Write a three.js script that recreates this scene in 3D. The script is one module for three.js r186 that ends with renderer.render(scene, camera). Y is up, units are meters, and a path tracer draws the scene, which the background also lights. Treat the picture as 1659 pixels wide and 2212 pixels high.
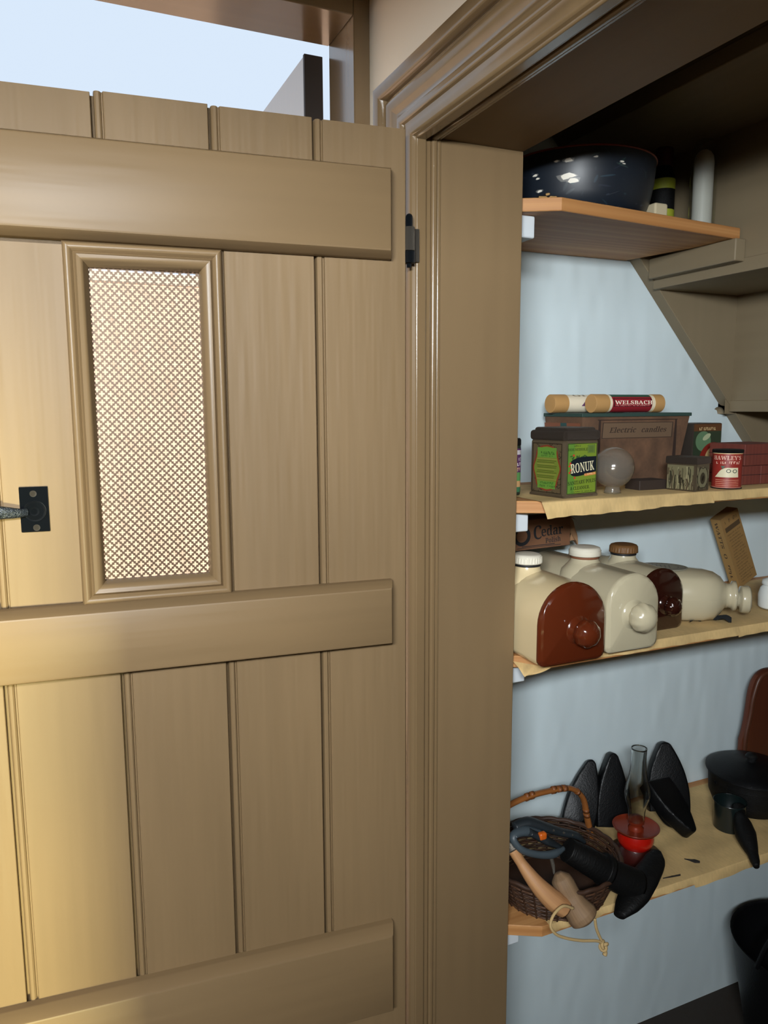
import * as THREE from 'three';
import { RoundedBoxGeometry } from 'three/addons/geometries/RoundedBoxGeometry.js';
import { mergeGeometries, toCreasedNormals } from 'three/addons/utils/BufferGeometryUtils.js';
import { RectAreaLightUniformsLib } from 'three/addons/lights/RectAreaLightUniformsLib.js';

// ---------------------------------------------------------------- camera, sky, light, exposure
RectAreaLightUniformsLib.init();
const scene = new THREE.Scene();
const W = 1659, H = 2212, FOC = 1642.3;
const YAW = THREE.MathUtils.degToRad(23.77), PITCH = THREE.MathUtils.degToRad(7.854), ROLL = THREE.MathUtils.degToRad(-0.2313);
const fwd = new THREE.Vector3(Math.sin(YAW) * Math.cos(PITCH), -Math.sin(PITCH), -Math.cos(YAW) * Math.cos(PITCH));
const r0 = new THREE.Vector3(Math.cos(YAW), 0, Math.sin(YAW));
const u0 = new THREE.Vector3().crossVectors(r0, fwd);
const right = r0.clone().multiplyScalar(Math.cos(ROLL)).addScaledVector(u0, Math.sin(ROLL));
const up = u0.clone().multiplyScalar(Math.cos(ROLL)).addScaledVector(r0, -Math.sin(ROLL));
const camera = new THREE.PerspectiveCamera(2 * THREE.MathUtils.radToDeg(Math.atan(H / 2 / FOC)), W / H, 0.02, 60);
camera.position.set(-0.528, 1.58, 1.098);
camera.quaternion.setFromRotationMatrix(new THREE.Matrix4().makeBasis(right, up, fwd.clone().negate()));
scene.add(camera);

const renderer = new THREE.WebGLRenderer({ antialias: true });
renderer.toneMapping = THREE.LinearToneMapping;
renderer.toneMappingExposure = 1.0;
renderer.shadowMap.enabled = true;

scene.background = new THREE.Color().setRGB(0.70, 0.82, 0.97);   // pale hazy sky
const sun = new THREE.DirectionalLight(0xfff0dc, 13);            // falls on the yard wall behind the open doorway
sun.position.set(4.2, 4.6, 0.2); sun.target.position.set(-0.4, 1.2, -1.3);
sun.castShadow = true; sun.shadow.mapSize.set(2048, 2048);
Object.assign(sun.shadow.camera, { left: -4, right: 4, top: 4, bottom: -4, near: 0.1, far: 12 });
scene.add(sun, sun.target);
function areaLight(color, intensity, w, h, pos, look) {
  const l = new THREE.RectAreaLight(color, intensity, w, h);
  l.position.set(...pos); l.lookAt(...look); scene.add(l); return l;
}
// unseen hopper window, added behind the camera to the left to light the cupboard
const ADDED_WIN_A = { x: -1.0, y: 1.97, z: 1.70, w: 0.7, h: 0.23, tilt: -0.12 };
areaLight(new THREE.Color().setRGB(0.92, 0.97, 1.0), 208, ADDED_WIN_A.w, ADDED_WIN_A.h, [ADDED_WIN_A.x, ADDED_WIN_A.y - 0.012 * Math.sin(ADDED_WIN_A.tilt), ADDED_WIN_A.z - 0.012], [ADDED_WIN_A.x, ADDED_WIN_A.y - Math.tan(ADDED_WIN_A.tilt), ADDED_WIN_A.z - 1]);
// amber window, added to throw a warm glow through the hatch onto the door
const ADDED_WIN_B = { x: -0.775, y: 0.38, z: 3.4, w: 0.15, h: 0.42 };
areaLight(new THREE.Color().setRGB(1.0, 0.96, 0.52), 1350, ADDED_WIN_B.w, ADDED_WIN_B.h, [ADDED_WIN_B.x, ADDED_WIN_B.y, ADDED_WIN_B.z - 0.012], [ADDED_WIN_B.x, ADDED_WIN_B.y, 0]);

// ---------------------------------------------------------------- helpers
// a photo pixel gives a direction; the plane of what it touches gives the distance
function ray(px, py) { return new THREE.Vector3().copy(fwd).addScaledVector(right, (px - W / 2) / FOC).addScaledVector(up, -(py - H / 2) / FOC); }
function at(px, py, axis, val) { const d = ray(px, py); return camera.position.clone().addScaledVector(d, (val - camera.position[axis]) / d[axis]); }
function mulberry(a) { return () => { a |= 0; a = a + 0x6D2B79F5 | 0; let t = Math.imul(a ^ a >>> 15, 1 | a); t = t + Math.imul(t ^ t >>> 7, 61 | t) ^ t; return ((t ^ t >>> 14) >>> 0) / 4294967296; }; }
const rnd = mulberry(7);
const hash = (x, y, s) => { let h = Math.imul(x, 374761393) ^ Math.imul(y, 668265263) ^ Math.imul(s, 1274126177); h = Math.imul(h ^ h >>> 13, 1274126177); return ((h ^ h >>> 16) >>> 0) / 4294967296; };
function vnoise(x, y, px, py, s) {       // tiling value noise, period px, py
  const xi = Math.floor(x), yi = Math.floor(y), fx = x - xi, fy = y - yi, m = (a, b) => ((a % b) + b) % b;
  const sx = fx * fx * (3 - 2 * fx), sy = fy * fy * (3 - 2 * fy), g = (i, j) => hash(m(xi + i, px), m(yi + j, py), s);
  return (g(0, 0) * (1 - sx) + g(1, 0) * sx) * (1 - sy) + (g(0, 1) * (1 - sx) + g(1, 1) * sx) * sy;
}
const N = (u, v, fx, fy, s) => vnoise(u * fx, v * fy, fx, fy, s);
function dataTex(n, fn, color) {
  const a = new Uint8Array(n * n * 4);
  for (let j = 0; j < n; j++) for (let i = 0; i < n; i++) {
    const c = fn(i / n, j / n), k = (j * n + i) * 4;
    for (let q = 0; q < 3; q++) a[k + q] = Math.max(0, Math.min(255, (Array.isArray(c) ? c[q] : c) * 255));
    a[k + 3] = 255;
  }
  const t = new THREE.DataTexture(a, n, n); t.wrapS = t.wrapT = THREE.RepeatWrapping; t.magFilter = THREE.LinearFilter; t.minFilter = THREE.LinearMipmapLinearFilter; t.generateMipmaps = true;
  if (color) t.colorSpace = THREE.SRGBColorSpace; t.needsUpdate = true; return t;
}
function rep(t, rx, ry, rot = 0) { const c = t.clone(); c.repeat.set(rx, ry); c.rotation = rot; c.needsUpdate = true; return c; }
function canvasTex(w, h, draw) {
  const c = document.createElement('canvas'); c.width = w; c.height = h; const g = c.getContext('2d'); draw(g, w, h);
  const t = new THREE.CanvasTexture(c); t.colorSpace = THREE.SRGBColorSpace; return t;
}
const M = (o) => new THREE.MeshPhysicalMaterial(o);
const flat = (g) => { const q = g.index ? g.toNonIndexed() : g; q.computeVertexNormals(); return q; };
// uv in metres, by the face's main direction; v always runs along "grain" axis
function uvm(g, grain = 'y') {
  g = g.index ? g.toNonIndexed() : g; const p = g.attributes.position, n = g.attributes.normal, uv = new Float32Array(p.count * 2);
  for (let i = 0; i < p.count; i += 3) {
    let ax = 0, ay = 0, az = 0; for (let k = 0; k < 3; k++) { ax += Math.abs(n.getX(i + k)); ay += Math.abs(n.getY(i + k)); az += Math.abs(n.getZ(i + k)); }
    for (let k = 0; k < 3; k++) {
      const X = p.getX(i + k), Y = p.getY(i + k), Z = p.getZ(i + k); let a, b;
      if (grain === 'y') { if (ay > ax && ay > az) [a, b] = [X, Z]; else if (ax > az) [a, b] = [Z, Y]; else [a, b] = [X, Y]; }
      else if (grain === 'x') { if (ax > ay && ax > az) [a, b] = [Y, Z]; else if (ay > az) [a, b] = [Z, X]; else [a, b] = [Y, X]; }
      else { if (az > ax && az > ay) [a, b] = [X, Y]; else if (ay > ax) [a, b] = [X, Z]; else [a, b] = [Y, Z]; }
      uv[(i + k) * 2] = a; uv[(i + k) * 2 + 1] = b;
    }
  }
  g.setAttribute('uv', new THREE.BufferAttribute(uv, 2)); return g;
}
const clean = (g) => { const q = g.index ? g.toNonIndexed() : g.clone(); for (const k of Object.keys(q.attributes)) if (!['position', 'normal', 'uv'].includes(k)) q.deleteAttribute(k); if (!q.attributes.normal) q.computeVertexNormals(); if (!q.attributes.uv) q.setAttribute('uv', new THREE.BufferAttribute(new Float32Array(q.attributes.position.count * 2), 2)); return q; };
const merge = (list) => mergeGeometries(list.map(clean));
const tr = (g, x = 0, y = 0, z = 0) => g.translate(x, y, z);
const box = (x0, x1, y0, y1, z0, z1, r = 0) => (r ? new RoundedBoxGeometry(x1 - x0, y1 - y0, z1 - z0, 2, r) : new THREE.BoxGeometry(x1 - x0, y1 - y0, z1 - z0)).translate((x0 + x1) / 2, (y0 + y1) / 2, (z0 + z1) / 2);
const lathe = (pts, seg = 40) => new THREE.LatheGeometry(pts.map(([r, y]) => new THREE.Vector2(r, y)), seg);
const crease = (g, a = 0.6) => toCreasedNormals(g.index ? g.toNonIndexed() : g, a);
function poly(pts) { const s = new THREE.Shape(); pts.forEach(([x, y], i) => i ? s.lineTo(x, y) : s.moveTo(x, y)); s.closePath(); return s; }
function extr(pts, depth, bevel = 0, seg = 2) { return new THREE.ExtrudeGeometry(Array.isArray(pts) ? poly(pts) : pts, { depth: depth - 2 * bevel, bevelEnabled: bevel > 0, bevelSize: bevel, bevelThickness: bevel, bevelOffset: -bevel, bevelSegments: seg, curveSegments: 20 }).translate(0, 0, bevel); }
function taper(points, radii, seg = 40, rs = 12, squash = 1, closeEnds = true) {   // tube of varying radius
  const c = new THREE.CatmullRomCurve3(points.map(p => p.isVector3 ? p : new THREE.Vector3(...p))), fr = c.computeFrenetFrames(seg, false), pos = [], idx = [];
  const rad = (t) => { const f = t * (radii.length - 1), i = Math.min(radii.length - 2, Math.floor(f)), k = f - i; return radii[i] * (1 - k) + radii[i + 1] * k; };
  for (let i = 0; i <= seg; i++) { const p = c.getPoint(i / seg), r = rad(i / seg); for (let j = 0; j < rs; j++) { const a = j / rs * Math.PI * 2; const v = p.clone().addScaledVector(fr.normals[i], Math.cos(a) * r).addScaledVector(fr.binormals[i], Math.sin(a) * r * squash); pos.push(v.x, v.y, v.z); } }
  for (let i = 0; i < seg; i++) for (let j = 0; j < rs; j++) { const a = i * rs + j, b = i * rs + (j + 1) % rs; idx.push(a, b, a + rs, b, b + rs, a + rs); }
  if (closeEnds) for (const e of [0, seg]) { const p = c.getPoint(e / seg); pos.push(p.x, p.y, p.z); const ci = pos.length / 3 - 1; for (let j = 0; j < rs; j++) { const a = e * rs + j, b = e * rs + (j + 1) % rs; e ? idx.push(a, b, ci) : idx.push(b, a, ci); } }
  const g = new THREE.BufferGeometry(); g.setAttribute('position', new THREE.Float32BufferAttribute(pos, 3)); g.setIndex(idx); g.computeVertexNormals();
  const uv = new Float32Array(pos.length / 3 * 2); for (let i = 0; i <= seg; i++) for (let j = 0; j < rs; j++) { uv[(i * rs + j) * 2] = j / rs * 0.08; uv[(i * rs + j) * 2 + 1] = i / seg * c.getLength(); } g.setAttribute('uv', new THREE.BufferAttribute(uv, 2)); return g;
}
function grid(nu, nv, fn) {              // open sheet from fn(u, v) -> [x, y, z]
  const pos = [], uv = [], idx = []; for (let j = 0; j <= nv; j++) for (let i = 0; i <= nu; i++) { const p = fn(i / nu, j / nv); pos.push(...p); uv.push(p[0], i / nu * 0.1 + p[2] - p[1]); }
  for (let j = 0; j < nv; j++) for (let i = 0; i < nu; i++) { const a = j * (nu + 1) + i; idx.push(a, a + 1, a + nu + 1, a + 1, a + nu + 2, a + nu + 1); }
  const g = new THREE.BufferGeometry(); g.setAttribute('position', new THREE.Float32BufferAttribute(pos, 3)); g.setAttribute('uv', new THREE.Float32BufferAttribute(uv, 2)); g.setIndex(idx); g.computeVertexNormals(); return g;
}
const used = {};
function numbered(n) { const k = used[n] = (used[n] ?? -1) + 1; return k ? `${n}_${String(k).padStart(3, '0')}` : n; }
function mesh(name, geo, mat) { const m = new THREE.Mesh(geo, mat); m.name = name; m.castShadow = m.receiveShadow = true; return m; }
function part(parent, name, geo, mat, label) { const m = mesh(name, geo, mat); parent.add(m); if (label) m.userData.label = label; return m; }
function thing(name, label, category, pos = [0, 0, 0], rotY = 0, group) {
  const o = new THREE.Group(); o.name = numbered(name); o.position.set(...pos); o.rotation.y = rotY; o.userData = { label, category }; if (group) o.userData.group = group; scene.add(o); return o;
}
function single(name, geo, mat, label, category, group) { const m = mesh(numbered(name), geo, mat); m.userData = { label, category }; if (group) m.userData.group = group; scene.add(m); return m; }
function struct(name, geo, mat, label) { const m = mesh(name, geo, mat); m.userData = { kind: 'structure', label, category: name.split('_')[0] }; scene.add(m); return m; }
function structGroup(name, label, category) { const o = new THREE.Group(); o.name = name; o.userData = { kind: 'structure', label, category }; scene.add(o); return o; }

// ---------------------------------------------------------------- textures and materials
const strokes = dataTex(512, (u, v) => 0.42 * N(u, v, 70, 5, 1) + 0.2 * N(u, v, 160, 9, 2) + 0.22 * N(u, v, 14, 7, 3) + 0.16 * N(u, v, 26, 20, 4));
const lumps = dataTex(256, (u, v) => 0.5 * N(u, v, 6, 6, 5) + 0.3 * N(u, v, 15, 10, 6) + 0.2 * N(u, v, 40, 26, 7));
const fine = dataTex(256, (u, v) => 0.6 * N(u, v, 60, 60, 8) + 0.4 * N(u, v, 120, 120, 9));
const paintTone = dataTex(256, (u, v) => { const k = 0.93 + 0.07 * N(u, v, 5, 3, 10) - 0.03 * N(u, v, 60, 4, 11); return [k, k, k]; }, true);
const PAINT = 0x7b6548;
const paint = (g = 0.35, bump = 0.0006, scale = 1.6, col = PAINT) => M({ color: col, map: rep(paintTone, scale, scale), roughness: g, bumpMap: rep(strokes, scale, scale), bumpScale: bump, ior: 1.5, specularIntensity: g < 0.3 ? 1 : 0.5, clearcoat: g < 0.3 ? 0.6 : 0, clearcoatRoughness: g * 0.6 });
const mPaint = paint(), mPaintSmooth = paint(0.55, 0.00025, 1.2), mPaintTrim = paint(0.22, 0.00025, 1.5);
const mPaintFrame = paint(0.36, 0.0005, 1.5);
const mPaintDull = paint(0.5, 0.0003, 1.2, 0x82745c);
const mCream = M({ color: 0xf0e4cf, roughness: 0.85, bumpMap: rep(lumps, 3, 3), bumpScale: 0.0012 });
const mBlue = M({ color: 0xccdade, roughness: 0.55, bumpMap: rep(lumps, 1.1, 0.6), bumpScale: 0.007 });
const mWhite = M({ color: 0xc9cfd3, roughness: 0.5 });
const mDarkFloor = M({ color: 0x2a221b, roughness: 0.7, bumpMap: rep(fine, 2, 2), bumpScale: 0.001 });
const mHall = M({ color: 0x6e5534, roughness: 0.6 });
const mPlaster = M({ color: 0x9a9080, roughness: 0.9 });
const woodTex = (a, b, s) => dataTex(512, (u, v) => {
  const w = u + 0.012 * N(u, v, 3, 3, s), ring = 0.5 + 0.5 * Math.sin(Math.PI * 2 * (w * 9 + 3.5 * N(u, v, 3, 1, s + 1)));
  const k = 0.28 * ring + 0.3 * N(u, v, 90, 3, s + 2) + 0.42 * N(u, v, 7, 2, s + 3);
  return [0, 1, 2].map(i => a[i] * (1 - k) + b[i] * k);
}, true);
const pineTex = woodTex([0.80, 0.60, 0.38], [0.62, 0.41, 0.22], 20), brownTex = woodTex([0.36, 0.20, 0.12], [0.24, 0.12, 0.07], 30);
const mPine = M({ map: rep(pineTex, 4, 1), roughness: 0.6, bumpMap: rep(strokes, 4, 1), bumpScale: 0.0003 });
const mBrownWood = M({ map: rep(brownTex, 4, 1.5), roughness: 0.45 });
const kraftTex = dataTex(256, (u, v) => { const k = 0.88 + 0.12 * N(u, v, 5, 9, 40) - 0.05 * N(u, v, 90, 30, 41); return [0.86 * k, 0.73 * k, 0.50 * k]; }, true);
const mKraft = M({ map: rep(kraftTex, 4, 4), roughness: 0.75, side: THREE.DoubleSide });
const mIron = M({ color: 0x07080a, roughness: 0.42, specularIntensity: 0.5, bumpMap: rep(fine, 8, 8), bumpScale: 0.0003 });
const mBlack = M({ color: 0x080808, roughness: 0.58, specularIntensity: 0.5, bumpMap: rep(fine, 6, 6), bumpScale: 0.0005 });
const mLatch = M({ color: 0x1a2128, roughness: 0.38, metalness: 0.3, bumpMap: rep(fine, 10, 10), bumpScale: 0.0012 });
const mSteel = M({ color: 0x6b655c, roughness: 0.5, metalness: 0.7, bumpMap: rep(fine, 12, 12), bumpScale: 0.0008 });
const mTin = M({ color: 0x6a5c48, roughness: 0.4, metalness: 0.75, bumpMap: rep(fine, 10, 10), bumpScale: 0.0004 });
const mCreamGlaze = M({ color: 0xd8c49a, roughness: 0.22, clearcoat: 0.6, clearcoatRoughness: 0.12 });
const mPaleGlaze = M({ color: 0xb9af93, roughness: 0.22, clearcoat: 0.6, clearcoatRoughness: 0.1 });
const mBrownGlaze = M({ color: 0x55220f, roughness: 0.16, clearcoat: 0.8, clearcoatRoughness: 0.06 });
const mDarkGlaze = M({ color: 0x2a100a, roughness: 0.16, clearcoat: 0.8, clearcoatRoughness: 0.06 });
const mGlass = M({ color: 0xf2f4f2, transmission: 1, thickness: 0, roughness: 0.04, ior: 1.45 });
const mGlow = (c, i) => M({ color: 0x888888, emissive: c, emissiveIntensity: i, roughness: 0.4 });

// ---------------------------------------------------------------- room shell
const ZB = -0.255, ZF = 0.045, ZE = -0.151, LX = 0.185, HEAD = 1.98, NEAR = 1.42, TOP = 2.62;
struct('floor', uvm(box(-2.5, 2.4, -0.06, 0, -0.30, 3.6)), mDarkFloor, 'dark worn floor of the passage and cupboard');
struct('ceiling', box(-2.5, 2.5, TOP, TOP + 0.12, -0.271, 3.6), mPlaster, 'plain ceiling over the passage');
struct('wall_right', uvm(merge([box(0, LX, 0, TOP, -0.271, 0.0), box(0, LX, HEAD + 0.03, TOP, 0.0, NEAR + 0.03), box(0, LX, 0, TOP, NEAR + 0.03, 3.4)])), mCream, 'cream plaster wall around the cupboard opening');
struct('wall_back', uvm(box(LX, 2.4, 0, TOP, -0.40, ZB)), mBlue, 'pale blue uneven plaster wall behind the shelves');
struct('wall_cupboard', uvm(merge([box(LX, 2.4, 0, TOP, 1.5, 1.6), box(2.3, 2.4, 0, TOP, ZB, 1.5)])), mPlaster, 'side walls of the cupboard under the stairs');
struct('wall_left', uvm(box(-2.45, -2.30, 0, TOP, -0.271, 3.4)), mHall, 'brown painted hall wall opposite the cupboard');
{ const a = ADDED_WIN_A.x - ADDED_WIN_A.w / 2, b = ADDED_WIN_A.x + ADDED_WIN_A.w / 2, y0 = ADDED_WIN_A.y - 0.11, y1 = ADDED_WIN_A.y + 0.11, z0 = 1.75, z1 = 1.85;
  struct('wall_rear', uvm(merge([box(-2.3, a, 0, TOP, z0, z1), box(b, 0, 0, TOP, z0, z1), box(a, b, y1, TOP, z0, z1), box(a, b, 1.02, y0, z0, z1), box(a, -1.0, 0, 1.02, z0, z1)].concat([box(b - 0.001, -0.613, 0, 1.02, z0, z1)].filter(() => b < -0.613)))), mHall, 'brown rear hall wall with openings added for the window and the amber glow');  // low hatch added to shape the amber light, upper opening for the added window
  const c = ADDED_WIN_B.x - ADDED_WIN_B.w / 2, d = ADDED_WIN_B.x + ADDED_WIN_B.w / 2, e = ADDED_WIN_B.y - ADDED_WIN_B.h / 2, f = ADDED_WIN_B.y + ADDED_WIN_B.h / 2;
  struct('wall_far', uvm(merge([box(-2.3, c, 0, TOP, 3.4, 3.55), box(d, 0.185, 0, TOP, 3.4, 3.55), box(c, d, f, TOP, 3.4, 3.55), box(c, d, 0, e, 3.4, 3.55)])), mHall, 'far wall of the room behind with an added narrow low window'); }  // opening holds the added amber light
struct('window_added_1', new THREE.BoxGeometry(ADDED_WIN_A.w, ADDED_WIN_A.h, 0.014).rotateX(ADDED_WIN_A.tilt).translate(ADDED_WIN_A.x, ADDED_WIN_A.y + 0.004, ADDED_WIN_A.z + 0.010), mGlow(0xe4f0ff, 3), 'unseen frosted hopper window added as a daylight source');  // glowing pane of the added daylight window
struct('trim_blocker_4', uvm(box(-2.3, 0, 1.972, TOP, 1.13, 1.25, 0.004), 'x'), mHall, 'unseen brown beam added to block light on the door top and soffit');  // added out of view to keep window light off door top and soffit
struct('window_added_2', box(ADDED_WIN_B.x - ADDED_WIN_B.w / 2, ADDED_WIN_B.x + ADDED_WIN_B.w / 2, ADDED_WIN_B.y - ADDED_WIN_B.h / 2, ADDED_WIN_B.y + ADDED_WIN_B.h / 2, 3.405, 3.43), mGlow(0xffc060, 3), 'unseen narrow amber window added for the warm glow on the door');  // glowing pane, added as source of the warm light on the door

// end wall of the passage with its outer doorway
const OX = -0.029, OT = 2.216;
struct('wall_end', uvm(box(-2.45, -0.95, 0, TOP, -0.271, ZE)), mHall, 'brown end wall beside the outer doorway');
const frame2 = structGroup('trim_1', 'brown painted frame of the outer doorway behind the open door', 'door frame');
part(frame2, 'jamb', uvm(box(OX, 0.0, 0, TOP, -0.271, ZE, 0.002)), mPaintTrim);
part(frame2, 'head', uvm(box(-0.95, OX, OT, TOP, -0.271, ZE, 0.002), 'x'), mPaintTrim);
const leaf = structGroup('door_2', 'pale outer door standing open into the yard', 'door');
part(leaf, 'leaf', uvm(box(-0.066, -0.032, 0.01, 2.207, -1.02, -0.30, 0.0015)), M({ color: 0xc6c6c6, roughness: 0.5, bumpMap: rep(strokes, 1.5, 1.5), bumpScale: 0.0006 }));
part(leaf, 'shaded_edge', box(-0.0665, -0.0315, 0.008, 2.209, -0.305, -0.297, 0.001), M({ color: 0x2a2019, roughness: 0.6 }));  // unlit near edge of the leaf, its shade painted as a near-black strip
part(leaf, 'knob', new THREE.SphereGeometry(0.022, 20, 14).translate(-0.095, 1.02, -0.95), mIron);
// yard outside
struct('ground_yard', box(-4, 3, -0.08, -0.01, -5, -0.271), M({ color: 0xcbb9a4, roughness: 0.9 }), 'pale paved yard outside the doorway');
const yardWall = structGroup('wall_yard', 'pale peach rendered yard wall in sunlight behind the grille', 'wall');
part(yardWall, 'render', uvm(box(-3.5, 2.6, -0.05, 1.97, -1.62, -1.5)), M({ color: 0xf2d6c2, roughness: 0.95, bumpMap: rep(lumps, 2, 2), bumpScale: 0.004 }));
part(yardWall, 'coping', box(-3.5, 2.6, 1.97, 2.01, -1.62, -1.5, 0.006), M({ color: 0xe6dccf, roughness: 0.9 }));

// cupboard frame: lining boards, stop and moulded architrave
const lin = structGroup('trim_2', 'brown painted lining of the cupboard opening', 'door lining');
part(lin, 'jamb_lining', uvm(box(0.040, LX + 0.004, 0, HEAD, -0.002, 0.025, 0.0015)), mPaintSmooth);
part(lin, 'jamb_lining', uvm(box(0.040, LX + 0.004, 0, HEAD, NEAR, NEAR + 0.029, 0.0015)), mPaintSmooth);
part(lin, 'head_lining', uvm(box(0.040, LX + 0.004, HEAD, HEAD + 0.029, -0.002, NEAR + 0.029, 0.0015), 'z'), mPaintSmooth);
for (const [x0, x1, z1, r] of [[-0.004, 0.014, 0.032, 0.003], [0.014, 0.024, 0.026, 0.002], [0.024, 0.034, 0.030, 0.004], [0.034, 0.0405, 0.0275, 0.002]]) {
  part(lin, 'stop_bead', uvm(box(x0, x1, 0, HEAD + 0.004, -0.001, z1, r)), mPaintTrim);
  part(lin, 'stop_bead', uvm(box(x0, x1, HEAD - (z1 - 0.025), HEAD + 0.029, 0.0, NEAR, r), 'z'), mPaintTrim);
}
{ // architrave: profile (inset from outer edge, height off the wall) carried up the leg, across the head and down
  const prof = [[0, 0], [0, 0.030], [0.003, 0.034], [0.017, 0.034], [0.021, 0.031], [0.0225, 0.018], [0.026, 0.018], [0.028, 0.023], [0.031, 0.0255], [0.037, 0.0250], [0.044, 0.021], [0.050, 0.0160], [0.054, 0.0145], [0.056, 0.0145], [0.058, 0.018], [0.062, 0.0205], [0.067, 0.0205], [0.071, 0.018], [0.072, 0.0135], [0.080, 0.013], [0.088, 0.012], [0.092, 0.009], [0.093, 0]];
  const z0 = 0.030 - 0.093, y1 = HEAD + 0.093 - 0.004, zE = NEAR + 0.093, pos = [];
  const P = (k, i) => { const [d, h] = prof[i]; return [[-h, 0, z0 + d], [-h, y1 - d, z0 + d], [-h, y1 - d, zE - d], [-h, 0, zE - d]][k]; };
  for (const [a, b] of [[0, 1], [1, 2], [2, 3]]) for (let i = 0; i < prof.length - 1; i++) {
    const A = P(a, i), B = P(b, i), Cc = P(b, i + 1), D = P(a, i + 1);
    pos.push(...A, ...D, ...B, ...B, ...D, ...Cc);
  }
  const g = new THREE.BufferGeometry(); g.setAttribute('position', new THREE.Float32BufferAttribute(pos, 3)); g.computeVertexNormals();
  const m = struct('trim_3', uvm(crease(g, 0.9)), mPaintTrim, 'brown moulded architrave around the cupboard opening'); m.userData.category = 'architrave';
}
// staircase overhead: treads, risers and wall string
{
  const st = structGroup('staircase', 'underside of brown painted stairs descending over the cupboard', 'staircase');
  const RX = 0.700, RY = 1.843, DX = 0.245, DY = 0.265;
  for (let k = -2; k <= 6; k++) {
    const x = RX + k * DX, y = RY - k * DY, yb = Math.max(y, 0.002); if (y + DY < 0.05) break;
    if (y > TOP - 0.05) continue;
    const yt = Math.min(y + DY, TOP - 0.002);
    if (k === 1) {
      const zj = at(1560, 760, 'x', x).z;
      part(st, 'riser', uvm(box(x, x + 0.02, yb, yt, ZB + 0.03, zj - 0.0022, 0.002), 'z'), mPaintDull);
      part(st, 'riser', uvm(box(x, x + 0.02, yb, yt, zj + 0.0022, 1.495, 0.002), 'z'), mPaintDull);
      part(st, 'joint_strip', box(x + 0.006, x + 0.018, yb, yt, zj - 0.004, zj + 0.004), mPaintDull);
      part(st, 'nail', taper([[x - 0.002, y + 0.235, zj], [x - 0.012, y + 0.236, zj + 0.001]], [0.0016, 0.0014], 4, 8), mIron);
    } else part(st, 'riser', uvm(box(x, x + 0.02, yb, yt, ZB + 0.03, 1.495, 0.002), 'z'), mPaintDull);
    if (yt < TOP - 0.06) part(st, 'tread', uvm(box(x - DX - 0.004, x + 0.02, yt - 0.012, yt + 0.014, ZB + 0.03, 1.495, 0.002), 'z'), mPaintDull);
  }
  const sl = (1.892 - 1.48) / (0.655 - 1.037), yy = (x) => 1.892 + sl * (x - 0.655);
  part(st, 'string', uvm(extr([[0.12, yy(0.12)], [2.28, yy(2.28)], [2.28, yy(2.28) + 0.46], [0.12, Math.min(TOP, yy(0.12) + 0.46)]].map(([x, y]) => [x, Math.max(0.002, Math.min(y, TOP - 0.002))]), 0.033, 0.0015, 1).translate(0, 0, ZB)), mPaintDull);
  part(st, 'joist', uvm(box(LX + 0.004, 0.24, HEAD + 0.10, HEAD + 0.16, ZB, 1.495, 0.003), 'z'), mPaintDull);
}

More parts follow.
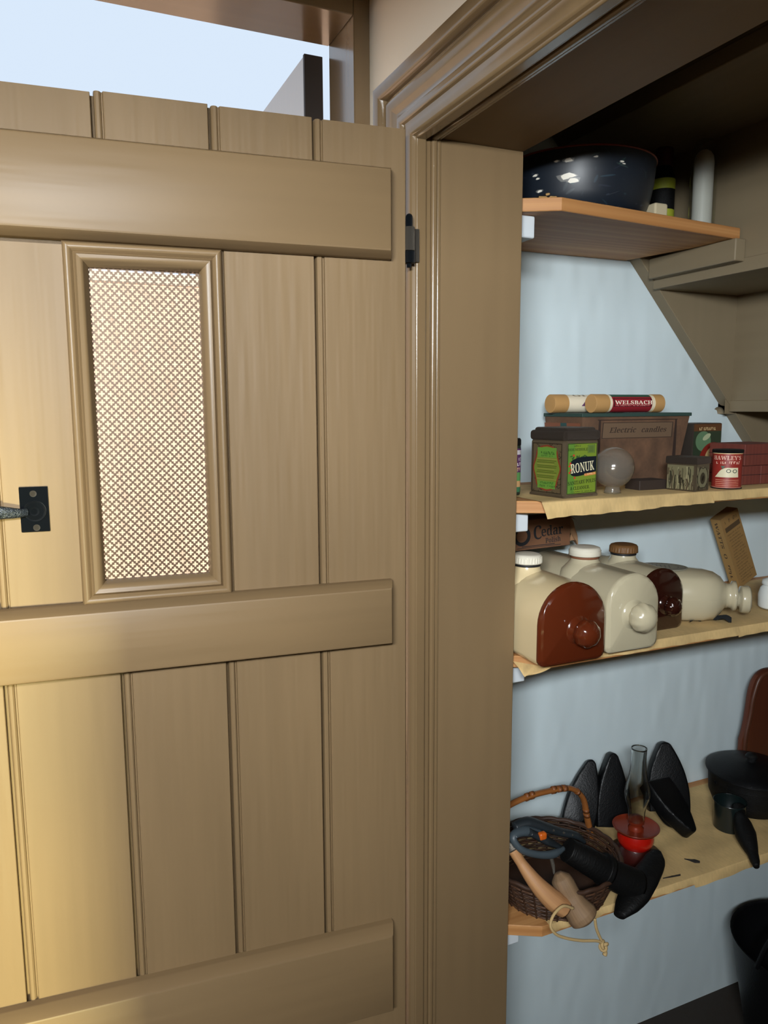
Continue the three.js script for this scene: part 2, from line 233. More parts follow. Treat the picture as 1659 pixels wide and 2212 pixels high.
// ---------------------------------------------------------------- the ledged plank door
const doorY0 = 0.02;
{
  const DA = THREE.MathUtils.degToRad(4.985);
  const hx = -0.024, hp = at(881, 900, 'x', hx);
  const door = structGroup('door_1', 'brown painted ledged plank door with a brass grille, standing open', 'door');
  door.position.set(hx, 0, hp.z); door.rotation.y = -DA; door.updateMatrixWorld();
  const n = new THREE.Vector3(-Math.sin(DA), 0, Math.cos(DA));
  const loc = (px, py, dz = 0) => { const o = door.position.clone().addScaledVector(n, dz), d = ray(px, py), t = o.sub(camera.position).dot(n) / d.dot(n); return door.worldToLocal(camera.position.clone().addScaledVector(d, t)); };
  const TH = 0.024, top = loc(870, 277).y;
  const gx = [[13.7, 1493], [267.6, 1484], [494, 1433], [697, 1408]].map(p => loc(...p).x);   // plank joints, left to right
  const xs = [gx[0] - 0.150, ...gx, 0];
  const plankShape = (w) => poly([[0, -TH], [0, -0.013], [0.0005, -0.005], [0.0014, -0.0022], [0.0034, -0.0004], [0.0052, 0], [0.0070, -0.0004], [0.0090, -0.0022], [0.0098, -0.0045], [0.0112, -0.0045], [0.0122, -0.0006], [0.0132, 0], [w - 0.0044, 0], [w - 0.0036, -0.0008], [w - 0.0036, -0.013], [w, -0.013], [w, -TH]]);
  const plainShape = (w) => poly([[0, -TH], [0, -0.001], [0.001, 0], [w - 0.0044, 0], [w - 0.0036, -0.0008], [w - 0.0036, -0.013], [w, -0.013], [w, -TH]]);
  const stick = (shape, x, y0, y1) => new THREE.ExtrudeGeometry(shape, { depth: y1 - y0, bevelEnabled: false }).rotateX(-Math.PI / 2).scale(1, 1, -1).translate(x, y0, 0);
  const fixWind = (g) => { g = g.index ? g.toNonIndexed() : g; const p = g.attributes.position; for (let i = 0; i < p.count; i += 3) for (const a of ['position', 'uv']) { const t = g.attributes[a], s = t.itemSize; for (let k = 0; k < s; k++) { const b = t.array[(i + 1) * s + k]; t.array[(i + 1) * s + k] = t.array[(i + 2) * s + k]; t.array[(i + 2) * s + k] = b; } } g.computeVertexNormals(); return g; };
  // grille opening
  const gL = loc(134, 523).x, gR = loc(478, 538).x, gT = loc(300, 520).y, gB = loc(330, 1300).y;
  const gL2 = (loc(134, 523).x + loc(179, 1305).x) / 2, gR2 = (loc(476.5, 538).x + loc(501.7, 1277).x) / 2;
  const fx0 = gL2, fx1 = gR2, fy1 = loc(300, 531).y, fy0 = loc(340, 1293).y;
  xs.forEach((x, i) => {
    if (i === xs.length - 1) return; const w = xs[i + 1] - x, dy = [0.0, -0.0015, 0.001, 0, -0.001][i];
    const pieces = [];
    if (i === 1) { pieces.push(stick(plankShape(w), x, doorY0, fy0 + 0.004), stick(plankShape(w), x, fy1 - 0.004, top + dy), stick(plankShape(fx0 + 0.012 - x), x, fy0, fy1)); }
    else if (i === 2) pieces.push(stick(plankShape(w), x, doorY0, fy0 + 0.004), stick(plankShape(w), x, fy1 - 0.004, top + dy));
    else pieces.push(stick(i ? plankShape(w) : plainShape(w), x, doorY0, top + dy));
    part(door, 'plank', uvm(crease(merge(pieces.map(fixWind)), 0.5).translate(i * 0.0, 0, 0)), paint(0.52, 0.0011, 1.5));
  });
  // ledges: chamfered battens
  const rings = (x0, x1, y0, y1, list) => {
    const pos = [], q = (a, b, c, d) => pos.push(...a, ...b, ...c, ...a, ...c, ...d);
    const R = ([z, i]) => [[x0 + i, y0 + i, z], [x1 - i, y0 + i, z], [x1 - i, y1 - i, z], [x0 + i, y1 - i, z]];
    for (let k = 0; k < list.length - 1; k++) { const A = R(list[k]), B = R(list[k + 1]); for (let s = 0; s < 4; s++) { const e = (s + 1) % 4; q(A[s], A[e], B[e], B[s]); } }
    const L = R(list[list.length - 1]); q(...L);
    const g = new THREE.BufferGeometry(); g.setAttribute('position', new THREE.Float32BufferAttribute(pos, 3)); g.computeVertexNormals(); return uvm(crease(g, 0.45), 'x');
  };
  const LT = 0.032, CH = 0.009, led = (yt, yb) => {
    part(door, 'ledge', rings(xs[0] + 0.02, loc(845, 450, LT).x + CH * 0.9, yb - CH * 0.9, yt + CH * 0.9, [[-0.001, 0], [0.009, 0], [0.012, 0.0008], [LT - 0.003, CH - 0.0022], [LT - 0.0008, CH - 0.0008], [LT, CH + 0.001]]), paint(0.46, 0.0006, 1.4));
  };
  const my = (...p) => p.reduce((s, q) => s + loc(...q, LT).y, 0) / p.length;
  led(my([0, 275], [830, 366]), my([0, 485], [830, 540]));
  led(my([0, 1346], [560, 1294], [845, 1269]), my([0, 1488], [560, 1420], [845, 1385]));
  const y3 = my([0, 2215], [560, 2095], [845, 2028]); led(y3, y3 - 0.135);
  // grille frame: mitred moulding
  const frameProf = [[-0.001, 0], [0.006, 0.0], [0.0095, 0.002], [0.011, 0.0055], [0.010, 0.0095], [0.0075, 0.0118], [0.0055, 0.0125], [0.0065, 0.0135], [0.0125, 0.0165], [0.0125, 0.0205], [0.010, 0.0245], [0.005, 0.0285], [-0.001, 0.0300], [-0.014, 0.0300]];
  const fpos = [];
  { const R = ([z, i]) => [[fx0 + i, fy0 + i, z], [fx1 - i, fy0 + i, z], [fx1 - i, fy1 - i, z], [fx0 + i, fy1 - i, z]];
    for (let s = 0; s < 4; s++) { const e = (s + 1) % 4, pos = []; for (let k = 0; k < frameProf.length - 1; k++) { const A = R(frameProf[k]), B = R(frameProf[k + 1]); pos.push(...A[s], ...A[e], ...B[e], ...A[s], ...B[e], ...B[s]); }
      const g = new THREE.BufferGeometry(); g.setAttribute('position', new THREE.Float32BufferAttribute(pos, 3)); g.computeVertexNormals();
      part(door, 'grille_moulding', uvm(crease(g, 0.8), s % 2 ? 'y' : 'x'), mPaintFrame); } }
  // perforated grille: quatrefoil holes on a diagonal lattice
  { const a = 0.0116, hd = a / 2, x0 = fx0 + 0.027, x1 = fx1 - 0.027, y0 = fy0 + 0.027, y1 = fy1 - 0.027, K = 24, z0 = -0.0075, z1 = -0.0065;
    const hole = [], outer = []; for (let i = 0; i < K; i++) { const t = i / K * Math.PI * 2 + Math.PI / K; const ph = ((t + Math.PI / 4) % (Math.PI / 2)) - Math.PI / 4, d = 0.00255, r = 0.00150; const rr = d * Math.cos(ph) + Math.sqrt(Math.max(0, r * r - (d * Math.sin(ph)) ** 2)); hole.push([Math.cos(t) * rr, Math.sin(t) * rr]); }
    const pos = []; const cell = [];
    const corner = [[hd, 0], [0, hd], [-hd, 0], [0, -hd]];
    for (let i = 0; i < K; i++) { const j = (i + 1) % K, A = hole[i], B = hole[j], q = Math.floor(i / (K / 4)), on = (p) => { const s = Math.abs(p[0]) + Math.abs(p[1]); return [p[0] / s * hd, p[1] / s * hd]; }; const OA = on(A), OB = on(B), mid = ((i + 1) % (K / 4) === 0) ? corner[(q + 1) % 4] : null;
      for (const [z, f] of [[z1, 1], [z0, 0]]) { const t = (p, q2, r) => f ? cell.push([...p, z], [...q2, z], [...r, z]) : cell.push([...p, z], [...r, z], [...q2, z]); t(A, OA, OB); t(A, OB, B); if (mid) t(OA, mid, OB); }
      cell.push([...A, z0], [...A, z1], [...B, z1], [...A, z0], [...B, z1], [...B, z0]); }
    const nx = Math.round((x1 - x0) / a), ny = Math.round((y1 - y0) / a);
    for (let j = -1; j <= ny * 2 + 1; j++) for (let i = -1; i <= nx; i++) { const cx = x0 + (i + (j & 1 ? 1 : 0.5)) * (x1 - x0) / nx, cy = y0 + j * (y1 - y0) / ny / 2; if (cx > x1 + hd || cx < x0 - hd) continue; const wob = 0.0006 * Math.sin(cx * 40 + cy * 13); for (const c of cell) pos.push(cx + c[0] * (x1 - x0) / nx / a, cy + c[1] * (y1 - y0) / ny / a, c[2] + wob); }
    const g = new THREE.BufferGeometry(); g.setAttribute('position', new THREE.Float32BufferAttribute(pos, 3)); g.computeVertexNormals();
    part(door, 'grille', g, M({ color: 0x54402c, roughness: 0.5, metalness: 0.3 }), 'perforated brass sheet with four-lobed holes'); }
  // thumb latch
  const L = new THREE.Group(); L.name = 'thumb_latch'; L.userData.label = 'black iron thumb latch'; door.add(L);
  const p0 = loc(47, 1150), p1 = loc(103, 1050);
  part(L, 'plate', box(p0.x, p1.x, p0.y, p1.y, 0, 0.0035, 0.0012), mLatch);
  const c = loc(76, 1103); part(L, 'boss', lathe([[0, 0.012], [0.004, 0.0115], [0.006, 0.009], [0.0115, 0.008], [0.0135, 0.006], [0.014, 0.003]], 28).rotateX(Math.PI / 2).translate(c.x, c.y, 0), mLatch);
  for (const [px, py] of [[72, 1066], [80, 1139]]) { const s = loc(px, py); part(L, 'screw', lathe([[0, 0.003], [0.003, 0.0024], [0.0045, 0]], 16).rotateX(Math.PI / 2).translate(s.x, s.y, 0.0033), mSteel); }
  const b0 = loc(50, 1106), b1 = loc(-10, 1105); part(L, 'latch_bar', taper([[c.x - 0.008, c.y, 0.008], [b0.x, b0.y, 0.010], [b1.x, b1.y, 0.013], [b1.x - 0.07, b1.y, 0.014]], [0.0055, 0.0055, 0.0095, 0.0085], 20, 12, 0.6), mLatch);
  // hinge on the door edge
  const Hg = new THREE.Group(); Hg.name = 'hinge'; Hg.userData.label = 'dark iron knuckle hinge'; door.add(Hg);
  const h0 = loc(888, 568), h1 = loc(888, 468), hxx = 0.0035, hz = -0.004, yA = loc(888, 490).y, yB = loc(888, 541).y;
  const cyl = (r, y0, y1) => new THREE.CylinderGeometry(r, r, y1 - y0, 20).translate(hxx, (y0 + y1) / 2, hz);
  part(Hg, 'pin', merge([cyl(0.0052, yA, h1.y), new THREE.SphereGeometry(0.0052, 16, 10).translate(hxx, h1.y, hz), cyl(0.0035, h0.y - 0.006, h0.y)]), mLatch);
  part(Hg, 'knuckle', cyl(0.0085, yB, yA), mSteel);
  part(Hg, 'knuckle', crease(cyl(0.0088, h0.y, yB - 0.001)), mLatch);
  part(Hg, 'leaf', box(0.004, 0.022, h0.y + 0.004, yA, -0.012, -0.009, 0.001), mSteel);
}

// where the basin's enamel is chipped: u round the wall, v up it, size
const BASIN_CHIPS = [[0.876, 0.52, 15], [0.888, 0.45, 10], [0.878, 0.77, 8], [0.853, 0.78, 5], [0.815, 0.36, 6], [0.812, 0.56, 4], [0.985, 0.74, 4], [0.99, 0.71, 3], [0.93, 0.8, 4], [0.806, 0.62, 5]], BASIN_RUST = [[0.82, 0.24, 12], [0.845, 0.22, 9], [0.832, 0.29, 5]];

// ---------------------------------------------------------------- shelves, battens, lining paper
const TK = 0.021, Y1 = 1.892, Y2 = 1.400, Y3 = 1.127, Y4 = 0.6137, T1 = Y1 + TK, T2 = Y2 + TK, T3 = Y3 + TK, T4 = Y4 + TK;
function shelf(y, xr0, xr1, label, zr = ZF) {
  const pts = [[LX + 0.002, -(ZB + 0.003)], [xr1, -(ZB + 0.003)], [xr0, -zr], [0.250, -ZF], [LX + 0.006, -0.013], [LX + 0.002, -0.008]];
  const g = extr(pts.reverse(), TK, 0.0012, 1).rotateX(-Math.PI / 2).translate(0, y, 0);
  return single('shelf_board', uvm(g, 'x'), mPine, label, 'shelf', 'pine shelves in the cupboard');
}
shelf(Y1, 0.694, 0.640, 'top pine shelf carrying the dark enamel basin', 0.0);
shelf(Y2, 1.07, 1.02, 'pine shelf carrying the printed tins and glass globe');
shelf(Y3, 1.30, 1.26, 'pine shelf carrying the stoneware hot water bottles');
shelf(Y4, 1.72, 1.70, 'lowest pine shelf carrying the basket and flat irons');
[[Y1, 'under the top shelf'], [Y2, 'under the shelf of tins'], [Y3, 'under the shelf of stoneware bottles'], [Y4, 'under the lowest shelf']].forEach(([y, l]) =>
  single('shelf_batten', box(LX + 0.0015, LX + 0.046, y - 0.036, y - 0.0005, ZB + 0.003, 0.0, 0.003), mWhite, `white painted batten ${l}`, 'shelf batten', 'white battens holding the shelves'));
{ const p = at(1393, 575, 'z', -0.22), q = at(1570, 540, 'x', 0.672);
  single('shelf_batten', uvm(box(0.672, 0.699, Y1 - 0.042, Y1 - 0.0005, -0.215, q.z + 0.02, 0.003), 'z'), mPaintDull, 'brown painted batten on the stair riser at the right of the top shelf', 'shelf batten'); }
// kraft paper lying on a shelf and folded over its front edge
function liner(t, x0, x1, zb, drop, seed, label, slant = 0.02, zf = ZF) {
  const nz = 10, g = grid(90, nz + 8, (u, v) => {
    const j = v * (nz + 8), x = x0 + (x1 - x0) * u, k = 0.5 * Math.sin(u * 23 + seed) + 0.5 * Math.sin(u * 9.7 + seed * 2.1) + 0.35 * Math.sin(u * 61 + seed);
    if (j <= nz) { const s = j / nz; return [x + (1 - s) * 0.004, t + 0.0009 + 0.0004 * Math.abs(k) * (1 - s), zb + (zf + 0.0015 - zb) * s]; }
    const d = (j - nz) / 8, dr = drop * (1 + 0.035 * k + 0.10 * Math.sin(u * 4 + seed)); return [x - slant * d * (1 - u) ** 8 * -1 - slant * d * 0.3 * (u < 0.02 ? 1 : 0), t + 0.0009 - dr * d, zf + 0.0015 + 0.004 * Math.sin(d * 1.6) + 0.0025 * k * d];
  });
  return single('shelf_liner', g, mKraft, label, 'paper', 'kraft paper shelf liners');
}
liner(T2, at(1168, 1100, 'z', ZF).x, at(1540, 1075, 'z', ZF).x, -0.2, 0.026, 1.3, 'creased kraft paper folded over the shelf edge below the tall polish tin', 0.012);
liner(T2 - 0.0008, at(1532, 1075, 'z', ZF).x, 1.03, -0.2, 0.020, 3.9, 'kraft paper folded over the shelf edge below the red tin and red boxes', 0.01);
liner(T3, 0.262, 0.70, -0.23, 0.016, 5.2, 'kraft paper lining under the stoneware bottles', 0.01);
liner(T3 - 0.0006, 0.69, 1.2, -0.23, 0.019, 8.2, 'kraft paper lining under the screw stoppered stone bottle', 0.01);
liner(T4, at(1185, 2010, 'z', ZF).x, 0.62, -0.23, 0.014, 2.4, 'kraft paper lining under the wicker basket', 0.014);
liner(T4 - 0.0006, 0.61, 1.45, -0.23, 0.019, 6.6, 'stained kraft paper lining under the flat irons', 0.01);
{ // corner of paper drooping below bottle shelf at left
  const a = at(1108, 1432, 'z', 0.03), b = at(1190, 1446, 'z', 0.055), c = at(1133, 1467, 'z', 0.055);
  const g = grid(10, 10, (u, v) => { const p = a.clone().lerp(b, u); const q = p.clone().lerp(c, v * (1 - Math.abs(u - 0.35) * 0.4)); return [q.x, q.y + 0.003, q.z + 0.004 * Math.sin(v * 3)]; });
  single('paper_corner', g, mKraft, 'drooping kraft paper corner beneath the brown fronted bottle', 'paper');
}
// ---------------------------------------------------------------- top shelf
{ // enamel basin
  const tex = canvasTex(1024, 256, (g, w, h) => {
    g.fillStyle = '#141c26'; g.fillRect(0, 0, w, h); const R = mulberry(3);
    for (let i = 0; i < 120; i++) { g.fillStyle = `rgba(${90 + R() * 80},${105 + R() * 70},${115 + R() * 60},${0.08 + R() * 0.15})`; g.beginPath(); g.ellipse(R() * w, R() * h, 3 + R() * 16, 1 + R() * 3, R() * 3, 0, 7); g.fill(); }
    const chip = (u, v, r, c) => { g.fillStyle = c; g.beginPath(); for (let i = 0; i < 9; i++) { const a = i / 9 * 6.283, q = r * (0.6 + R() * 0.6); g.lineTo(u * w + Math.cos(a) * q * 1.3, (1 - v) * h + Math.sin(a) * q); } g.fill(); };
    for (const [u, v, r] of BASIN_CHIPS) { chip(u, v, r * 1.25, '#6b6a66'); chip(u, v, r, '#e9e2d2'); }
    for (const [u, v, r] of BASIN_RUST) { chip(u, v, r * 1.3, '#1a1614'); chip(u, v, r, '#b9925c'); }
  });
  const t = thing('enamel_basin', 'dark blue enamel basin with rust red rim and chipped white spots', 'basin', [0.395, T1, -0.105], 0);
  const prof = [[0, 0.001], [0.085, 0.0008], [0.108, 0.002], [0.120, 0.009], [0.128, 0.030], [0.134, 0.060], [0.137, 0.098]];
  const g = lathe(prof, 72); const p = g.attributes.position, uv = g.attributes.uv; for (let i = 0; i < p.count; i++) uv.setY(i, p.getY(i) / 0.1);
  part(t, 'bowl', g, M({ map: tex, roughness: 0.45, clearcoat: 0.1, clearcoatRoughness: 0.3, side: THREE.DoubleSide }));
  part(t, 'lining', lathe([[0.1345, 0.097], [0.131, 0.06], [0.124, 0.03], [0.115, 0.010], [0, 0.006]], 72), M({ color: 0x20262c, roughness: 0.3, side: THREE.DoubleSide }));
  part(t, 'rim', new THREE.TorusGeometry(0.1372, 0.0017, 10, 96).rotateX(Math.PI / 2).translate(0, 0.0985, 0), M({ color: 0x7a2a18, roughness: 0.4 }), 'rust red rim');
}
{ // dark bottle with yellow bands
  const b = at(1431, 440, 'z', -0.16); const t = thing('bottle', 'slim black bottle with yellow bands and dark red cap behind the enamel basin', 'bottle', [b.x, T1, -0.16]);
  part(t, 'body', lathe([[0, 0], [0.021, 0.001], [0.023, 0.004], [0.023, 0.115], [0.021, 0.128], [0.016, 0.142], [0.0145, 0.15]], 32), mBlack);
  const mY = M({ color: 0x9aa02c, roughness: 0.6 });
  for (const y of [0.052, 0.112]) part(t, 'band', lathe([[0.0232, y - 0.010], [0.0235, y - 0.009], [0.0235, y + 0.009], [0.0232, y + 0.010]], 32), mY);
  part(t, 'cap', lathe([[0.0148, 0.148], [0.018, 0.149], [0.018, 0.180], [0.0165, 0.184], [0, 0.185]], 28), M({ color: 0x4a1014, roughness: 0.5 }));
}
{ // white candle
  const b = at(1515, 470, 'z', -0.05); const t = thing('candle', 'thick white candle standing in a clear glass tube beside the stair riser', 'candle', [b.x, T1, -0.05]);
  part(t, 'wax', lathe([[0, 0.0005], [0.018, 0.0005], [0.0185, 0.002], [0.0185, 0.125], [0.017, 0.136], [0.012, 0.144], [0.006, 0.148], [0, 0.149]], 32), M({ color: 0xbab8b0, roughness: 0.5 }));
  part(t, 'glass_tube', lathe([[0.0225, 0.0005], [0.024, 0.003], [0.0242, 0.12], [0.022, 0.15], [0.016, 0.165]], 32), mGlass);
}
single('wood_block', box(0, 0.03, 0, 0.028, 0, 0.03, 0.004).translate(0.49, T1, -0.035), M({ color: 0xb9ab8c, roughness: 0.8 }), 'small cream block tucked beside the enamel basin', 'block');

// ---------------------------------------------------------------- shelf of tins
const mDarkTin = M({ color: 0x4a4038, roughness: 0.42, metalness: 0.6, bumpMap: rep(fine, 9, 9), bumpScale: 0.0005 });
const printed = (tex, o = {}) => M({ map: tex, roughness: 0.45, ...o });
// print too small to read: broken strokes in rows
function smallPrint(g, x, y, w, h, color, seed = 1) { const R = mulberry(seed + x * 7 + y); g.fillStyle = color; for (let q = x; q < x + w;) { const k = h * (0.25 + R() * 0.35); if (R() > 0.18) { g.fillRect(q, y + R() * h * 0.2, k * 0.45, h * (0.6 + R() * 0.3)); if (R() > 0.4) g.fillRect(q, y + (R() > 0.5 ? 0 : h * 0.7), k, h * 0.22); } q += k * 1.3; } }
const label = (w, h, tex, o) => [new THREE.PlaneGeometry(w, h), printed(tex, o)];
{ // tall polish tin
  const F = at(1215, 1079, 'y', T2), Rr = at(1289, 1072, 'y', T2), Ll = at(1146, 1068, 'y', T2), w = 0.085, h = at(1215, 951, 'z', F.z).y - T2, hl = 0.021;
  const ry = -Math.atan2(Rr.z - F.z, Rr.x - F.x); const cx = (Rr.x + Ll.x) / 2, cz = (Rr.z + Ll.z) / 2;
  const t = thing('polish_tin', 'tall square green and black polish tin with a stepped lid', 'tin', [cx, T2, cz], ry);
  part(t, 'body', box(-w / 2, w / 2, 0, h, -w / 2, w / 2, 0.006), mTin);
  part(t, 'base_rim', box(-w / 2 - 0.0008, w / 2 + 0.0008, 0, 0.006, -w / 2 - 0.0008, w / 2 + 0.0008, 0.003), mTin);
  const lid = part(t, 'lid', merge([box(-w / 2 - 0.0018, w / 2 + 0.0018, h - 0.002, h + hl - 0.005, -w / 2 - 0.0018, w / 2 + 0.0018, 0.006), box(-w / 2 + 0.004, w / 2 - 0.004, h + hl - 0.010, h + hl, -w / 2 + 0.004, w / 2 - 0.004, 0.0049)]), mDarkTin);
  const front = canvasTex(512, 768, (g, W_, H_) => {
    g.fillStyle = '#78902f'; g.fillRect(0, 0, W_, H_); g.fillStyle = '#5f8a34'; g.fillRect(0, 0, 120, H_);
    g.strokeStyle = '#23301a'; g.lineWidth = 8; g.strokeRect(6, 6, W_ - 12, H_ - 12);
    g.fillStyle = '#1f2b18'; g.font = 'bold 30px serif'; g.textAlign = 'center'; smallPrint(g, 110, 26, 110, 26, '#1f2b18'); g.font = 'bold 54px serif'; g.fillText('HOUSEHOLD', 180, 112);
    g.fillStyle = '#6f8a40'; g.fillRect(350, 30, 120, 120); g.strokeStyle = '#2c3a22'; g.lineWidth = 4; g.strokeRect(350, 30, 120, 120); g.font = '16px serif'; g.fillStyle = '#26331c'; for (let i = 0; i < 5; i++) g.fillRect(364, 48 + i * 20, 92, 7);
    g.fillStyle = '#35522a'; for (let i = 0; i < 26; i++) { g.beginPath(); g.ellipse(60 + 300 * rnd(), 190 + 60 * rnd(), 26, 9, rnd() * 3, 0, 7); g.fill(); }
    g.fillStyle = '#111a24'; g.beginPath(); g.moveTo(60, 270); g.bezierCurveTo(160, 190, 330, 210, W_ - 6, 205); g.lineTo(W_ - 6, 440); g.bezierCurveTo(330, 470, 140, 540, 60, 470); g.closePath(); g.fill();
    g.fillStyle = '#c33a2a'; for (const [x, y] of [[50, 300], [36, 340], [60, 400], [40, 440], [130, 520], [105, 180]]) { g.beginPath(); g.arc(x, y, 17, 0, 7); g.fill(); }
    g.save(); g.translate(62, 455); g.rotate(-0.10); g.fillStyle = '#e8dfb8'; g.font = 'bold 190px serif'; g.textAlign = 'left'; g.scale(0.58, 1.05); g.fillText('RONUK', 0, 0); g.restore();
    g.fillStyle = '#d88a4a'; g.save(); g.translate(300, 500); g.rotate(-0.09); g.fillRect(0, -34, 206, 40); smallPrint(g, 10, -28, 186, 26, '#f0d8a8'); g.restore();
    g.fillStyle = '#1c2716'; g.save(); g.translate(16, 632); g.rotate(-0.06); g.textAlign = 'left'; g.font = 'bold 78px serif'; g.scale(0.72, 1); g.fillText('SANITARY POLISH', 0, 0); g.restore();
    g.save(); g.translate(60, 708); g.rotate(-0.03); g.font = 'bold 70px serif'; g.textAlign = 'left'; g.scale(0.72, 1); g.fillText('& CLEANSER.', 0, 0); g.restore();
    smallPrint(g, 70, 728, 380, 20, '#1c2716');
  });
  const side = canvasTex(512, 768, (g, W_, H_) => {
    g.fillStyle = '#5a4c36'; g.fillRect(0, 0, W_, H_); g.strokeStyle = '#2b2218'; g.lineWidth = 10; for (let i = 0; i < 60; i++) { g.beginPath(); g.arc(rnd() * W_, rnd() * H_, 10 + rnd() * 20, 0, 4); g.stroke(); }
    g.strokeStyle = '#1d1812'; g.strokeRect(8, 8, W_ - 16, H_ - 16);
    const shape = () => { g.beginPath(); g.moveTo(W_ / 2, 40); g.bezierCurveTo(330, 50, 400, 60, 430, 140); g.bezierCurveTo(440, 260, 490, 330, 490, 384); g.bezierCurveTo(490, 450, 440, 520, 430, 630); g.bezierCurveTo(400, 690, 330, 720, W_ / 2, 728); g.bezierCurveTo(180, 720, 112, 690, 82, 630); g.bezierCurveTo(72, 520, 22, 450, 22, 384); g.bezierCurveTo(22, 330, 72, 260, 82, 140); g.bezierCurveTo(112, 60, 180, 50, W_ / 2, 40); g.closePath(); };
    shape(); g.fillStyle = '#6d7c2e'; g.fill(); g.lineWidth = 22; g.strokeStyle = '#7c3420'; g.stroke();
    g.fillStyle = '#5f8a34'; g.fillRect(90, 70, 330, 150); g.fillRect(100, 590, 310, 110); smallPrint(g, 120, 128, 270, 50, '#2a4a1c'); smallPrint(g, 160, 185, 190, 24, '#2a4a1c');
    for (let i = 0; i < 13; i++) { g.fillStyle = i % 3 ? '#4c4a18' : '#8d8440'; g.fillRect(80 + (i % 2) * 12, 240 + i * 26, 350 - (i % 4) * 20, 9); }
    smallPrint(g, 150, 598, 230, 34, '#244a1c'); smallPrint(g, 120, 644, 280, 34, '#244a1c');
  });
  const lw = w - 0.013, lh = h - 0.014;
  const a = part(t, 'printed_face', ...label(lw, lh, front, { metalness: 0.1 })); a.position.set(0, h / 2 + 0.0005, w / 2 + 0.0004);
  const b = part(t, 'printed_face', ...label(lw, lh, side, { metalness: 0.2 })); b.position.set(-w / 2 - 0.0004, h / 2 + 0.0005, 0); b.rotation.y = -Math.PI / 2;
}
{ // partly hidden slim bottle
  const b = at(1107, 1060, 'z', -0.06); const t = thing('bottle', 'slim bottle with purple and green label and black cap, half behind the door lining', 'bottle', [b.x, T2, -0.06]);
  const tex = canvasTex(256, 256, (g) => { g.fillStyle = '#5a2a66'; g.fillRect(0, 0, 256, 256); g.fillStyle = '#d8d0d8'; g.fillRect(0, 10, 256, 26); for (let i = 0; i < 3; i++) smallPrint(g, 0, 52 + i * 30, 256, 22, i < 2 ? '#f0e8f0' : '#e8b898', i); g.fillStyle = '#5f9a5a'; g.fillRect(0, 140, 256, 50); g.fillStyle = '#d8a878'; g.fillRect(0, 190, 256, 36); g.fillStyle = '#3f7a58'; g.fillRect(0, 226, 256, 30); });
  part(t, 'body', lathe([[0, 0], [0.012, 0.0005], [0.0135, 0.003], [0.0135, 0.088], [0.011, 0.094]], 28), M({ color: 0x1c2a26, roughness: 0.3 }));
  part(t, 'label', new THREE.CylinderGeometry(0.0138, 0.0138, 0.078, 28, 1, true).translate(0, 0.046, 0), printed(tex));
  part(t, 'cap', lathe([[0.0135, 0.090], [0.0138, 0.092], [0.0138, 0.1], [0.012, 0.103], [0, 0.1035]], 24), mBlack);
}
{ // glass globe on its neck
  const b = at(1323, 1066, 'z', 0.005), r = 0.0375; const t = thing('glass_globe', 'dusty clear glass globe standing on its short neck', 'glass globe', [b.x + 0.004, T2, 0.0]);
  const pts = []; for (let i = 0; i <= 40; i++) { const a = Math.PI * (1 - i / 40 * 0.885); pts.push([Math.max(0, Math.sin(a) * r), 0.0135 + r * 0.94 - Math.cos(a) * r]); }
  pts.push([0.0135, 0.0135], [0.0128, 0.010], [0.0145, 0.006], [0.0148, 0.003], [0.0135, 0.0008]);
  part(t, 'globe', lathe(pts, 56), M({ color: 0xe6e2d8, transmission: 0.92, thickness: 0, roughness: 0.13, ior: 1.5, clearcoat: 1, clearcoatRoughness: 0.05 }));
  part(t, 'neck_rim', new THREE.TorusGeometry(0.0142, 0.0013, 8, 36).rotateX(Math.PI / 2).translate(0, 0.0018, 0), mGlass);
}
const BOXTOP = { y: 0, z0: 0, z1: 0 };
